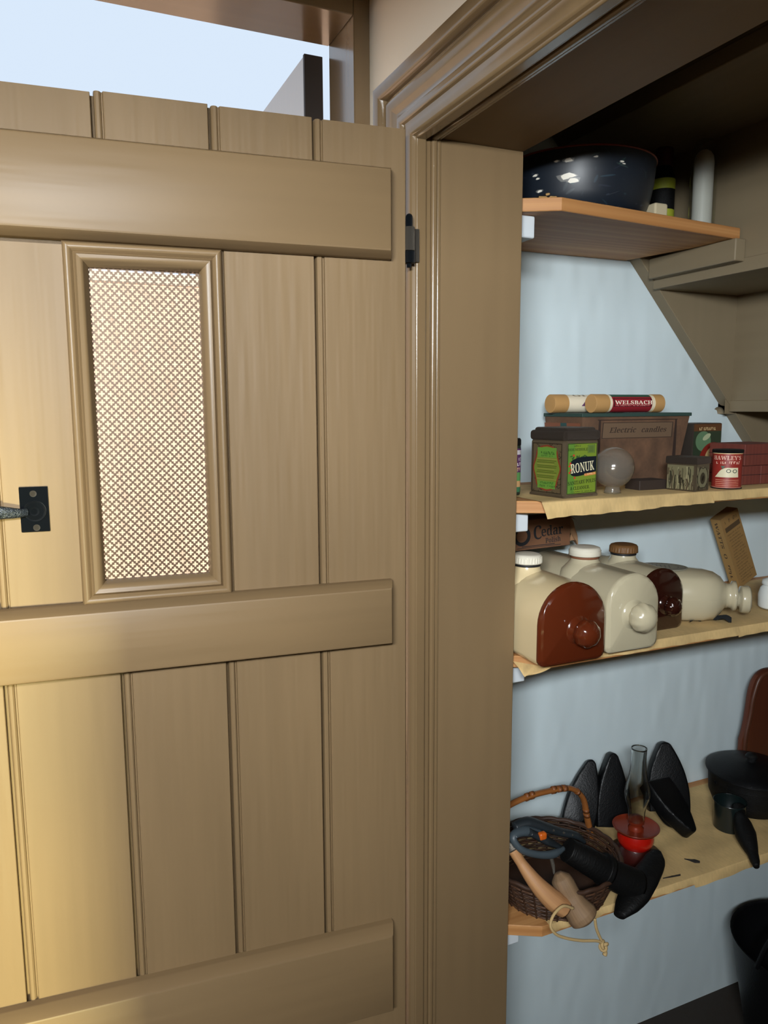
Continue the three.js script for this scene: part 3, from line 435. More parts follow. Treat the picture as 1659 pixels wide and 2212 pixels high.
{ // candle box with lid
  const zf = -0.095, zk = -0.215, tl = at(1258, 893, 'z', zf), trr = at(1490, 897, 'z', zf), br = at(1452, 1045, 'z', zf), y1 = tl.y, hh = y1 - T2;
  const t = thing('candle_box', 'large brown cardboard box with teal edged lid lettered electric candles', 'box', [tl.x, T2, zf]);
  const w1 = trr.x - tl.x, w0 = w1 - 0.026, d = zf - zk;
  const V = [[0.012, 0, -0.008], [w0, 0, -0.008], [w0, 0, -d + 0.006], [0.012, 0, -d + 0.006], [0, hh - 0.006, 0], [w1, hh - 0.006, 0], [w1, hh - 0.006, -d], [0, hh - 0.006, -d]];
  const q = [[0, 1, 5, 4], [1, 2, 6, 5], [2, 3, 7, 6], [3, 0, 4, 7], [4, 5, 6, 7], [3, 2, 1, 0]], pos = []; for (const [a, b, c, e] of q) for (const k of [a, b, c, a, c, e]) pos.push(...V[k]);
  const g = new THREE.BufferGeometry(); g.setAttribute('position', new THREE.Float32BufferAttribute(pos, 3)); g.computeVertexNormals();
  const card = dataTex(128, (u, v) => { const k = 0.85 + 0.25 * N(u, v, 8, 8, 50) - 0.1 * N(u, v, 40, 40, 51); return [0.40 * k, 0.29 * k, 0.21 * k]; }, true);
  part(t, 'carton', uvm(g), M({ map: rep(card, 6, 6), roughness: 0.75 }));
  part(t, 'lid_edge', box(-0.002, w1 + 0.003, hh - 0.007, hh, -d - 0.003, 0.003, 0.001), M({ color: 0x2c423c, roughness: 0.6 }), 'dark teal lid edge');
  const tex = canvasTex(512, 160, (g2, w, h) => { g2.fillStyle = '#65503c'; g2.fillRect(0, 0, w, h); g2.strokeStyle = '#33241a'; g2.lineWidth = 6; g2.strokeRect(4, 4, w - 8, h - 8); g2.fillStyle = '#33241a'; g2.font = 'italic bold 62px serif'; g2.textAlign = 'center'; g2.save(); g2.translate(w / 2, 102); g2.scale(0.78, 1.15); g2.fillText('Electric   candles', 0, 0); g2.restore(); });
  const lb = part(t, 'lettered_label', ...label(w1 * 0.66, 0.032, tex, { roughness: 0.75 })); lb.position.set(w1 * 0.51, hh - 0.034, -0.0006); lb.rotation.x = 0.08;
  const fr = part(t, 'panel_border', merge([box(w1 * 0.14, w1 * 0.88, hh - 0.014, hh - 0.0125, -0.004, 0.0006), box(w1 * 0.86, w1 * 0.875, 0.02, hh - 0.013, -0.008, 0.0002), box(w1 * 0.15, w1 * 0.165, 0.02, hh - 0.013, -0.008, 0.0002)]), M({ color: 0x2c1c14, roughness: 0.8 })); fr.rotation.x = 0.0;
  const et = canvasTex(256, 256, (g2) => { g2.fillStyle = '#7a4a34'; g2.fillRect(0, 0, 256, 256); g2.fillStyle = '#5c1f16'; g2.fillRect(14, 20, 100, 216); g2.fillRect(168, 20, 76, 216); g2.fillStyle = '#2c4a48'; g2.fillRect(118, 0, 44, 256); g2.strokeStyle = '#b07a58'; g2.lineWidth = 5; g2.strokeRect(20, 26, 88, 204); g2.fillStyle = '#a86a4a'; g2.beginPath(); g2.arc(150, 130, 26, 0, 7); g2.fill(); });
  const en = part(t, 'end_label', ...label(d * 0.96, hh * 0.8, et, { roughness: 0.7 })); en.position.set(0.0048, hh * 0.47, -d / 2); en.rotation.set(0, -Math.PI / 2, 0); en.rotation.order = 'YXZ'; en.rotation.x = 0.08; en.position.x = 0.002;
  BOXTOP.y = T2 + hh; BOXTOP.z0 = zf; BOXTOP.z1 = zk;
}
{ // two mantle tubes on the box
  const cap = M({ color: 0xb48a54, roughness: 0.65 });
  const tubeThing = (p0, p1, rr, tex, lab) => {
    const t = thing('mantle_tube', lab, 'tube', [p0.x, BOXTOP.y + rr + 0.0004, p0.z], -Math.atan2(p1.z - p0.z, p1.x - p0.x), 'cardboard mantle tubes on the candle box');
    const L = Math.hypot(p1.x - p0.x, p1.z - p0.z), c = 0.034;
    part(t, 'end_cap', lathe([[0, 0], [rr - 0.001, 0], [rr, 0.001], [rr, c], [rr - 0.001, c + 0.0005]], 40).rotateZ(-Math.PI / 2), cap);
    part(t, 'end_cap', lathe([[rr - 0.001, L - 0.026], [rr, L - 0.0255], [rr, L - 0.001], [rr - 0.001, L], [0, L]], 40).rotateZ(-Math.PI / 2), cap);
    part(t, 'printed_sleeve', new THREE.CylinderGeometry(rr - 0.0008, rr - 0.0008, L - c - 0.024, 48, 1, true).rotateY(Math.PI * 0.5).rotateZ(-Math.PI / 2).translate(c + (L - c - 0.026) / 2, 0, 0), printed(tex, { roughness: 0.6 }));
  };
  // sleeve texture: u runs round the tube, v along it, so the canvas is drawn turned
  const sleeve = (draw) => { const c = document.createElement('canvas'); c.width = 1024; c.height = 512; const g = c.getContext('2d'); g.translate(0, 512); g.rotate(-Math.PI / 2); draw(g, 512, 1024); const t = new THREE.CanvasTexture(c); t.colorSpace = THREE.SRGBColorSpace; t.wrapS = THREE.RepeatWrapping; return t; };
  const wel = sleeve((g, w, h) => { g.fillStyle = '#8c1c26'; g.fillRect(0, 0, w, h); for (const o of [-850, 174]) { g.fillStyle = '#24503c'; g.fillRect(0, o + 330, w, 130); g.strokeStyle = '#2a0e10'; g.lineWidth = 10; g.strokeRect(50, o + 500, w - 100, 150); g.fillStyle = '#ece2cc'; g.font = 'bold 96px serif'; g.textAlign = 'center'; g.save(); g.translate(w / 2 + 10, o + 610); g.scale(0.74, 1); g.fillText('WELSBACH', 0, 0); g.restore(); smallPrint(g, 70, o + 624, w - 140, 20, '#d8a8a0'); } g.fillStyle = '#ded2b4'; g.fillRect(0, 0, 34, h); g.fillRect(w - 40, 0, 40, h); });
  const gla = sleeve((g, w, h) => { g.fillStyle = '#ddd2ba'; g.fillRect(0, 0, w, h); for (const o of [-850, 174]) { g.fillStyle = '#7a6a50'; g.font = 'bold 120px serif'; g.textAlign = 'left'; g.fillText('GLASS', 60, o + 440); g.fillStyle = '#5a2c58'; g.beginPath(); g.moveTo(130, o + 640); g.lineTo(190, o + 490); g.lineTo(w, o + 490); g.lineTo(w, o + 640); g.fill(); smallPrint(g, 205, o + 510, 280, 40, '#e4dcc8'); smallPrint(g, 210, o + 570, 220, 22, '#c9a8b8'); smallPrint(g, 215, o + 602, 220, 22, '#c9a8b8'); } });
  const rr = 0.0185, zA = BOXTOP.z0 - 0.034, zB2 = BOXTOP.z0 - 0.078;
  tubeThing(at(1276, 868, 'z', zA), at(1424, 868, 'z', zA - 0.0), rr, wel, 'red and green printed mantle tube with tan cardboard caps');
  tubeThing(at(1188, 866, 'z', zB2), at(1345, 866, 'z', zB2), rr, gla, 'cream and purple printed mantle tube behind the red one');
}
{ // flat dark box
  const a = at(1391, 1062, 'y', T2), w = 0.066; single('flat_box', box(0, w, 0, 0.019, -0.04, 0, 0.0015).translate(a.x, T2 + 0.0006, a.z - 0.012), M({ color: 0x2e221b, roughness: 0.7 }), 'small flat dark brown box in front of the candle box', 'box');
}
{ // picture tin
  const z = -0.13, a = at(1492, 990, 'z', z), b = at(1557, 990, 'z', z), y = at(1520, 914, 'z', z).y, w = b.x - a.x, h = y - T2;
  const t = thing('picture_tin', 'square tin with a red, cream and green picture behind the red tin', 'tin', [(a.x + b.x) / 2, T2, z - 0.03], 0.04);
  part(t, 'body', box(-w / 2, w / 2, 0, h, -0.03, 0.03, 0.003), mDarkTin);
  const tex = canvasTex(256, 384, (g, W_, H_) => { g.fillStyle = '#2f3a2a'; g.fillRect(0, 0, W_, H_); g.fillStyle = '#5a3a22'; g.fillRect(0, 0, W_, 50); g.fillStyle = '#5d7a5a'; g.beginPath(); g.ellipse(90, 120, 70, 70, 0, 0, 7); g.fill(); g.fillStyle = '#a9b08c'; g.beginPath(); g.ellipse(120, 90, 40, 18, -0.5, 0, 7); g.fill(); g.strokeStyle = '#7a2218'; g.lineWidth = 44; g.beginPath(); g.arc(190, 260, 110, 2.6, 5.2); g.stroke(); g.fillStyle = '#b79a6a'; g.beginPath(); g.ellipse(190, 250, 80, 90, 0, 0, 7); g.fill(); g.fillStyle = '#6a5a3a'; g.beginPath(); g.ellipse(205, 220, 36, 34, 0, 0, 7); g.fill(); smallPrint(g, 50, 22, 150, 22, '#d0b888'); });
  const f = part(t, 'printed_face', ...label(w - 0.004, h - 0.004, tex)); f.position.set(0, h / 2, 0.0304);
}
{ // small ornate tin
  const F = at(1500, 1064, 'y', T2), R2 = at(1534, 1060, 'y', T2), L2 = at(1461, 1055, 'y', T2), h = at(1500, 1000, 'z', F.z).y - T2, ry = -Math.atan2(R2.z - F.z, R2.x - F.x), w = 0.048, d = 0.062;
  const t = thing('ornate_tin', 'small square silver tin with dark swirls and a dark lid', 'tin', [F.x + w / 2 * Math.cos(ry) - d / 2 * Math.sin(ry), T2, F.z - w / 2 * Math.sin(ry) - d / 2 * Math.cos(ry)], ry);
  part(t, 'body', box(-w / 2, w / 2, 0, h, -d / 2, d / 2, 0.004), mTin);
  part(t, 'lid', box(-w / 2 - 0.0015, w / 2 + 0.0015, h - 0.004, h + 0.010, -d / 2 - 0.0015, d / 2 + 0.0015, 0.003), mDarkTin);
  const sw = (medal) => canvasTex(256, 256, (g) => { const R = mulberry(medal ? 5 : 9); g.fillStyle = medal ? '#6a5f4c' : '#857f60'; g.fillRect(0, 0, 256, 256);
    for (let i = 0; i < 46; i++) { g.strokeStyle = ['#2a241c', '#b8b08a', '#5a4a3a', '#3c3a2c'][i % 4]; g.lineWidth = 3 + R() * 14; g.globalAlpha = 0.75; const x = R() * 256, y = R() * 200; g.beginPath(); g.moveTo(x, y); g.bezierCurveTo(x + 50 * (R() - 0.5), y + 50, x + 50 * (R() - 0.5), y + 90, x + 30 * (R() - 0.5), y + 90 + R() * 110); g.stroke(); } g.globalAlpha = 1;
    if (medal) { g.fillStyle = '#8f8a6c'; g.beginPath(); g.moveTo(90, 20); g.lineTo(128, 36); g.lineTo(166, 20); g.bezierCurveTo(250, 80, 250, 180, 170, 236); g.lineTo(86, 236); g.bezierCurveTo(6, 180, 6, 80, 90, 20); g.fill(); g.strokeStyle = '#2e271e'; g.lineWidth = 7; g.stroke(); g.fillStyle = '#4a4334'; g.beginPath(); g.ellipse(128, 136, 50, 62, 0, 0, 7); g.fill(); g.fillStyle = '#1c1812'; g.beginPath(); g.ellipse(132, 136, 16, 30, 0.3, 0, 7); g.fill(); } });
  const f = part(t, 'printed_face', ...label(w - 0.007, h - 0.010, sw(true), { metalness: 0.4, roughness: 0.35 })); f.position.set(0, h / 2 - 0.001, d / 2 + 0.0004);
  const s = part(t, 'printed_face', ...label(d - 0.007, h - 0.010, sw(false), { metalness: 0.4, roughness: 0.35 })); s.position.set(-w / 2 - 0.0004, h / 2 - 0.001, 0); s.rotation.y = -Math.PI / 2;
}
{ // red round tin
  const b = at(1568, 1057, 'y', T2), r = 0.027, dir = new THREE.Vector3(b.x - camera.position.x, 0, b.z - camera.position.z).normalize(), c = b.clone().addScaledVector(dir, r - 0.002), h = at(1568, 972, 'z', b.z).y - T2;
  const t = thing('round_tin', 'small round red tin with a pale picture and black lid', 'tin', [c.x, T2, c.z], Math.atan2(-dir.x, -dir.z));
  const tex = canvasTex(1024, 512, (g, W_, H_) => { g.fillStyle = '#8c2a22'; g.fillRect(0, 0, W_, H_); g.fillStyle = '#d8b98a'; g.fillRect(0, 0, W_, 22); g.fillStyle = '#a86a5a'; g.fillRect(0, H_ - 26, W_, 26); g.fillStyle = '#e0b8a4'; g.textAlign = 'center'; g.font = 'bold 78px serif'; g.save(); g.translate(512, 104); g.scale(0.8, 1); g.fillText("HAWLEY'S", 0, 0); g.restore(); smallPrint(g, 380, 124, 270, 42, '#e0b8a4'); g.fillStyle = '#d9cfae'; g.beginPath(); g.moveTo(370, 350); g.bezierCurveTo(420, 300, 430, 220, 520, 215); g.lineTo(640, 215); g.lineTo(650, 350); g.fill(); g.fillStyle = '#54685a'; g.beginPath(); g.moveTo(440, 190); g.lineTo(490, 190); g.lineTo(465, 240); g.fill(); g.strokeStyle = '#3c463c'; g.lineWidth = 9; g.beginPath(); g.arc(530, 260, 22, 0, 7); g.moveTo(622, 262); g.arc(600, 262, 22, 0, 7); g.stroke(); g.fillStyle = '#c58a70'; for (let i = 0; i < 4; i++) g.fillRect(380, 385 + i * 26, 280, 8); });
  part(t, 'body', new THREE.CylinderGeometry(r, r, h - 0.006, 48, 1, false).rotateY(Math.PI).translate(0, (h - 0.006) / 2 + 0.001, 0), [printed(tex), mTin, mTin][0]);
  part(t, 'lid', lathe([[0, h], [r + 0.0005, h], [r + 0.0014, h - 0.001], [r + 0.0014, h - 0.006], [r, h - 0.0065]], 48), mBlack);
  part(t, 'base_rim', new THREE.TorusGeometry(r + 0.0002, 0.001, 8, 48).rotateX(Math.PI / 2).translate(0, 0.0013, 0), mBlack);
}
{ // red boxes
  const m1 = M({ map: rep(woodTex([0.45, 0.22, 0.17], [0.36, 0.16, 0.13], 61), 6, 6), roughness: 0.7 }), z = -0.005, x = at(1603, 1045, 'z', z).x, xm = at(1641, 1045, 'z', z).x, ym = at(1620, 1006, 'z', z).y, yt = at(1620, 959, 'z', z).y;
  const mk = (x0, x1, y0, y1, l) => { const t = thing('red_box', l, 'box', [x0, y0, z], 0, 'red cardboard boxes'); part(t, 'carton', uvm(box(0, x1 - x0, 0, y1 - y0 - 0.0006, -0.09, 0, 0.0015)), m1); part(t, 'lid_line', box(-0.0004, x1 - x0 + 0.0004, (y1 - y0) * 0.5, (y1 - y0) * 0.5 + 0.0012, -0.0904, 0.0004), M({ color: 0x2a1210, roughness: 0.8 })); };
  mk(x - 0.001, xm - 0.001, T2 + 0.0006, ym, 'dark red cardboard box under the wider red box');
  mk(xm + 0.0015, xm + 0.06, T2 + 0.0006, ym, 'dark red cardboard box at the shelf end under the wider red box');
  mk(x + 0.003, xm + 0.066, ym, yt, 'wide red cardboard box resting on two smaller red boxes');
}

// ---------------------------------------------------------------- stoneware bottles
function horseshoe(w, h, k = 20) {   // flat bottomed, round topped section, base at y 0, centred on x
  const r = w / 2, cr = 0.012, pts = [[-r + cr, 0], [r - cr, 0]];
  for (let i = 1; i <= 4; i++) { const a = -Math.PI / 2 + i / 4 * Math.PI / 2; pts.push([r - cr + Math.cos(a) * cr, cr + Math.sin(a) * cr]); }
  const ys = h - r; for (let i = 0; i <= k; i++) { const a = i / k * Math.PI; pts.push([Math.cos(a) * r, ys + Math.sin(a) * r]); }
  for (let i = 0; i < 4; i++) { const a = Math.PI + i / 4 * Math.PI / 2; pts.push([-r + cr + Math.cos(a) * cr, cr + Math.sin(a) * cr]); }
  return pts;
}
function loft(sections) {            // sections: [{z, pts}], same count, closed loops, capped
  const n = sections[0].pts.length, pos = [], idx = [];
  for (const s of sections) for (const [x, y] of s.pts) pos.push(x, y, s.z);
  for (let i = 0; i < sections.length - 1; i++) for (let j = 0; j < n; j++) { const a = i * n + j, b = i * n + (j + 1) % n; idx.push(a, a + n, b, b, a + n, b + n); }
  for (const e of [0, sections.length - 1]) { let cx = 0, cy = 0; for (const [x, y] of sections[e].pts) { cx += x / n; cy += y / n; } pos.push(cx, cy, sections[e].z); const c = pos.length / 3 - 1; for (let j = 0; j < n; j++) { const a = e * n + j, b = e * n + (j + 1) % n; e ? idx.push(b, a, c) : idx.push(a, b, c); } }
  const g = new THREE.BufferGeometry(); g.setAttribute('position', new THREE.Float32BufferAttribute(pos, 3)); g.setIndex(idx); g.computeVertexNormals(); return crease(g, 0.7);
}
const inset = (w, h, d) => { const p = horseshoe(w - 2 * d, h - 2 * d); return p.map(([x, y]) => [x, y + d]); };
function ridged(r, y0, y1, n, amp) { const g = new THREE.CylinderGeometry(r, r * 1.02, y1 - y0, n * 4, 1, true).translate(0, (y0 + y1) / 2, 0), p = g.attributes.position; for (let i = 0; i < p.count; i++) { const a = Math.atan2(p.getZ(i), p.getX(i)), k = 1 + amp * Math.cos(a * n); p.setX(i, p.getX(i) * k); p.setZ(i, p.getZ(i) * k); } g.computeVertexNormals(); return g; }
function hotBottle(x0, x1, zf, h, len, bodyMat, frontMat, capMat, capZ, cap, lab, knob, ry = 0) {
  const w = x1 - x0, t = thing('stoneware_bottle', lab, 'hot water bottle', [(x0 + x1) / 2, T3 + 0.0015, zf], ry, 'stoneware hot water bottles');
  part(t, 'body', loft([{ z: -len, pts: inset(w, h, 0.022) }, { z: -len + 0.006, pts: inset(w, h, 0.010) }, { z: -len + 0.02, pts: inset(w, h, 0.002) }, { z: -len * 0.6, pts: inset(w, h, 0) }, { z: -0.010, pts: inset(w, h, 0) }].reverse()), bodyMat);
  part(t, 'front_face', loft([{ z: 0, pts: inset(w, h, 0.0060) }, { z: -0.0018, pts: inset(w, h, 0.0022) }, { z: -0.0055, pts: inset(w, h, 0.0001) }, { z: -0.0105, pts: inset(w, h, -0.0001) }]), frontMat);
  // hand knob
  const kg = new THREE.SphereGeometry(knob.r, 36, 24), p = kg.attributes.position; for (let i = 0; i < p.count; i++) { const a = Math.atan2(p.getY(i), p.getX(i)), rr = Math.hypot(p.getX(i), p.getY(i)) / knob.r, k = 1 + knob.ridge * Math.cos(a * knob.n + rr * 3) * rr; p.setXYZ(i, p.getX(i) * k, p.getY(i) * k, p.getZ(i) * 0.85); } kg.computeVertexNormals();
  part(t, 'knob', merge([kg.translate(0, 0, knob.r * 0.95), lathe([[knob.r * 1.05, 0], [knob.r * 0.85, 0.003], [knob.r * 0.7, knob.r * 0.5]], 28).rotateX(Math.PI / 2)]).translate(knob.x, knob.y, 0), frontMat);
  // filler neck and screw cap
  const nh = cap.h0; part(t, 'neck', lathe([[cap.r * 1.75, -0.030], [cap.r * 1.5, -0.012], [cap.r * 1.1, -0.001], [cap.r * 0.92, 0.006], [cap.r * 0.86, nh]], 40).translate(cap.x, h - 0.004, capZ), bodyMat);
  part(t, 'seal', lathe([[cap.r * 0.8, nh - 0.003], [cap.r * 0.93, nh - 0.002], [cap.r * 0.93, nh + 0.002], [cap.r * 0.8, nh + 0.003]], 32).translate(cap.x, h - 0.004, capZ), cap.seal);
  const cg = merge([cap.n ? ridged(cap.r, nh + 0.003, nh + 0.015, cap.n, 0.025) : lathe([[cap.r * 0.9, nh + 0.002], [cap.r * 1.04, nh + 0.004], [cap.r * 1.04, nh + 0.013]], 40), lathe([[cap.r * 0.88, nh + 0.0025], [cap.r * 1.05, nh + 0.003], [cap.r * 1.05, nh + 0.005]], 40), lathe([[cap.r * 1.02, nh + 0.013], [cap.r * 0.95, nh + 0.0175], [cap.r * 0.75, nh + 0.0195], [0, nh + 0.020]], 40)]);
  part(t, 'screw_cap', cg.translate(cap.x, h - 0.004, capZ), capMat);
  return t;
}
const mWhiteCap = M({ color: 0xdcd6c4, roughness: 0.35 }), mBrownCap = M({ color: 0x6e4d2c, roughness: 0.45 }), mRubber = M({ color: 0x14161a, roughness: 0.6 }), mTerra = M({ color: 0x7a4a30, roughness: 0.7 });
{
  const z1 = 0.093, a = at(1166, 1446, 'z', z1), b = at(1308, 1428, 'z', z1), h1 = at(1238, 1262, 'z', z1).y - T3, k1 = at(1266, 1370, 'z', z1 + 0.02);
  hotBottle(a.x, b.x, z1, h1, 0.27, mCreamGlaze, mBrownGlaze, mWhiteCap, -0.125, { x: -0.012, r: 0.0265, h0: 0.014, n: 30, seal: mRubber }, 'cream stoneware hot water bottle with a glossy red-brown front', { x: k1.x - (a.x + b.x) / 2, y: k1.y - T3, r: 0.0235, ridge: 0.03, n: 9 });
  const z2 = 0.083, c = at(1311, 1424, 'z', z2), d = at(1421, 1396, 'z', z2), h2 = at(1365, 1243, 'z', z2).y - T3, k2 = at(1386, 1335, 'z', z2 + 0.02);
  hotBottle(Math.max(c.x, b.x + 0.006), d.x, z2, h2, 0.28, mPaleGlaze, mPaleGlaze, mWhiteCap, -0.135, { x: -0.004, r: 0.029, h0: 0.012, n: 0, seal: mTerra }, 'all cream stoneware hot water bottle with a cream knob', { x: k2.x - (Math.max(c.x, b.x + 0.006) + d.x) / 2, y: k2.y - T3, r: 0.0255, ridge: 0.03, n: 10 });
  const z3 = 0.012, e = at(1384, 1360, 'z', z3), f = at(1475, 1355, 'z', z3), h3 = at(1436, 1231, 'z', z3).y - T3, k3 = at(1452, 1312, 'z', z3 + 0.015);
  const e3 = Math.max(e.x, d.x + 0.006); hotBottle(e3, f.x, z3, h3, 0.235, mPaleGlaze, mDarkGlaze, mBrownCap, -0.12, { x: 0.004, r: 0.0275, h0: 0.014, n: 26, seal: mRubber }, 'stoneware hot water bottle with a dark brown front and brown ribbed cap', { x: k3.x - (e3 + f.x) / 2, y: k3.y - T3, r: 0.018, ridge: 0.07, n: 12 });
  // fourth: bun shaped bottle with a screw stopper at its end
  const s0 = at(1592, 1305, 'z', 0.02); const ax = new THREE.Vector3(0.78, 0, 0.62).normalize();
  const len = 0.150, t = thing('stone_bottle', 'low cream stone bottle lying down with a screw stopper at its end', 'hot water bottle', [s0.x + 0.010 - ax.x * len, T3 + 0.001, s0.z - ax.z * len], -Math.atan2(ax.z, ax.x));
  const R = 0.064, body = lathe([[0, -0.058], [0.03, -0.056], [0.052, -0.047], [0.062, -0.03], [R, -0.008], [R, 0.045], [0.061, 0.075], [0.052, 0.096], [0.038, 0.110], [0.026, 0.118], [0.024, 0.124], [0.025, 0.130], [0.030, 0.133], [0.030, 0.139], [0.022, 0.141]], 48).rotateZ(-Math.PI / 2);
  { const p = body.attributes.position; for (let i = 0; i < p.count; i++) { const y = p.getY(i), lim = -0.045; p.setY(i, y < lim ? lim - (y - lim) * -0.25 : y > 0.040 ? 0.040 + (y - 0.040) * 0.55 : y); } body.computeVertexNormals(); body.translate(0, 0.0505, 0); }
  part(t, 'body', body, mPaleGlaze);
  const cy = 0.0445; part(t, 'stopper', merge([lathe([[0.014, 0.139], [0.015, 0.146], [0.026, 0.148], [0.0275, 0.152], [0.0275, 0.162], [0.0255, 0.166], [0.014, 0.167], [0.013, 0.1655], [0, 0.1655]], 36)]).rotateZ(-Math.PI / 2).translate(0, cy, 0), mPaleGlaze);
  part(t, 'stopper_slot', box(0.1655, 0.1672, cy - 0.010, cy + 0.010, -0.002, 0.002, 0.0007), mPaleGlaze);
  const tex = canvasTex(256, 256, (g) => { g.fillStyle = '#8a8674'; g.fillRect(0, 0, 256, 256); g.strokeStyle = '#5c5a50'; g.lineWidth = 6; g.beginPath(); g.arc(128, 128, 116, 0, 7); g.stroke(); g.beginPath(); g.arc(128, 128, 84, 0, 7); g.stroke(); g.fillStyle = '#5c5a50'; for (let i = 0; i < 26; i++) { g.save(); g.translate(128, 128); g.rotate(i / 26 * 6.283); g.fillRect(-5, -110, 8, 18); g.restore(); } for (let i = 0; i < 5; i++) g.fillRect(74, 84 + i * 20, 108, 7); });
  part(t, 'round_stamp', new THREE.CylinderGeometry(0.052, 0.053, 0.002, 48).scale(1, 1, 0.72).translate(-0.005, 0.1035, 0), M({ map: tex, roughness: 0.4 }), 'grey printed stamp');
  single('dark_cloth', grid(16, 10, (u, v) => { const p = at(1490 + 90 * u, 1338 + 10 * v - 6 * Math.sin(u * 3), 'y', T3 + 0.002); return [p.x, T3 + 0.003 + 0.006 * Math.abs(Math.sin(u * 9 + v * 4)), p.z]; }), M({ color: 0x1c1e20, roughness: 0.95, side: THREE.DoubleSide }), 'crumpled dark rag under the stopper of the stone bottle', 'rag');
}
{ // cedar polish carton
  const z = -0.165, a = at(1100, 1182, 'z', z), b = at(1232, 1170, 'z', z), top = at(1160, 1122, 'z', z).y, w = b.x - a.x, h = 0.062;
  const t = thing('polish_carton', 'worn brown carton lettered cedar polish, torn open at one end, on the bottles', 'carton', [a.x, top - h, z], 0.0); t.rotation.z = 0.02;
  const tex = canvasTex(768, 320, (g, W_, H_) => { g.fillStyle = '#6e4a30'; g.fillRect(0, 0, W_, H_); const R = mulberry(12); for (let i = 0; i < 200; i++) { g.fillStyle = `rgba(${40 + R() * 120},${30 + R() * 80},${20 + R() * 50},0.12)`; g.fillRect(R() * W_, R() * H_, 8 + R() * 60, 2 + R() * 6); } g.strokeStyle = '#14161a'; g.lineWidth = 40; g.beginPath(); g.arc(150, 170, 88, 0, 7); g.stroke(); g.fillStyle = '#14161a'; g.font = 'bold 210px serif'; g.save(); g.translate(290, 200); g.rotate(-0.04); g.scale(0.82, 1); g.fillText('C', 0, 22); g.font = 'bold 150px serif'; g.fillText('edar', 125, 0); g.font = 'bold 78px serif'; g.fillText('Polish', 190, 80); g.restore(); g.fillRect(150, 284, 420, 8); g.fillRect(90, 300, 560, 6); });
  part(t, 'carton', uvm(box(0, w, 0, h, -0.05, 0, 0.0015)), M({ color: 0x5c4030, roughness: 0.85 }));
  const f = part(t, 'printed_face', ...label(w - 0.003, h - 0.003, tex, { roughness: 0.8 })); f.position.set(w / 2, h / 2, 0.0004);
  part(t, 'torn_flap', grid(10, 10, (u, v) => [w + 0.030 * u, 0.008 + v * (h - 0.014) - 0.012 * u + 0.006 * Math.sin(v * 9 + u * 4), -0.004 - 0.05 * u * u * v + 0.006 * Math.sin(u * 5 + v * 7)]), M({ color: 0x8a6848, roughness: 0.9, side: THREE.DoubleSide }));
  part(t, 'torn_flap', grid(8, 8, (u, v) => [w - 0.03 + 0.05 * u, h - 0.002 + 0.010 * v * Math.sin(u * 3) - 0.012 * v, -0.045 + 0.04 * v + 0.003 * Math.sin(u * 8)]), M({ color: 0x7a5a3e, roughness: 0.9, side: THREE.DoubleSide }));
}
{ // leaning carton
  const z = -0.185, bl = at(1600, 1270, 'z', z), tl = at(1556, 1124, 'z', z), trr = at(1599, 1117, 'z', z), w = 0.062, h = tl.distanceTo(bl);
  const ang = Math.atan2(bl.x - tl.x, tl.y - bl.y);
  const t = thing('upright_carton', 'narrow tan printed carton leaning against the blue wall', 'carton', [bl.x, bl.y, z]); t.rotation.set(0, 0.05, ang, 'ZYX');
  const front = canvasTex(256, 512, (g) => { g.fillStyle = '#8a6a3c'; g.fillRect(0, 0, 256, 512); g.fillStyle = '#4a3820'; g.fillRect(20, 70, 216, 34); for (let i = 0; i < 18; i++) smallPrint(g, 26 + (i * 13) % 20, 122 + i * 21, 196 - (i * 37) % 50, 10, '#4a3820', i); smallPrint(g, 40, 24, 180, 26, '#4a3820'); });
  const side = canvasTex(128, 512, (g) => { g.fillStyle = '#957442'; g.fillRect(0, 0, 128, 512); g.save(); g.translate(40, 20); g.rotate(Math.PI / 2); g.fillStyle = '#3a2a18'; g.font = 'bold 54px serif'; g.fillText('WATTS', 0, 0); g.fillText('O', 236, 0); smallPrint(g, 285, -36, 180, 36, '#3a2a18'); g.restore(); });
  part(t, 'carton', uvm(box(0, w, 0, h, -0.03, 0, 0.0012)), M({ color: 0x86683c, roughness: 0.85 }));
  const f = part(t, 'printed_face', ...label(w - 0.002, h - 0.002, front, { roughness: 0.8 })); f.position.set(w / 2, h / 2, 0.0004);
  const s = part(t, 'printed_face', ...label(0.028, h - 0.002, side, { roughness: 0.8 })); s.position.set(-0.0004, h / 2, -0.015); s.rotation.y = -Math.PI / 2;
}
{ // white jar at the end
  const b = at(1668, 1290, 'z', -0.02); const t = thing('white_jar', 'white glazed jar at the end beyond the stone bottle', 'jar', [b.x, T3 + 0.001, -0.02]);
  part(t, 'body', lathe([[0, 0], [0.024, 0.001], [0.027, 0.006], [0.028, 0.03], [0.024, 0.045], [0.018, 0.052]], 32), M({ color: 0xd6dad6, roughness: 0.25 })); part(t, 'lid', lathe([[0.018, 0.050], [0.022, 0.053], [0.021, 0.062], [0.008, 0.068], [0.008, 0.076], [0, 0.078]], 32), M({ color: 0xd6dad6, roughness: 0.25 }));
}
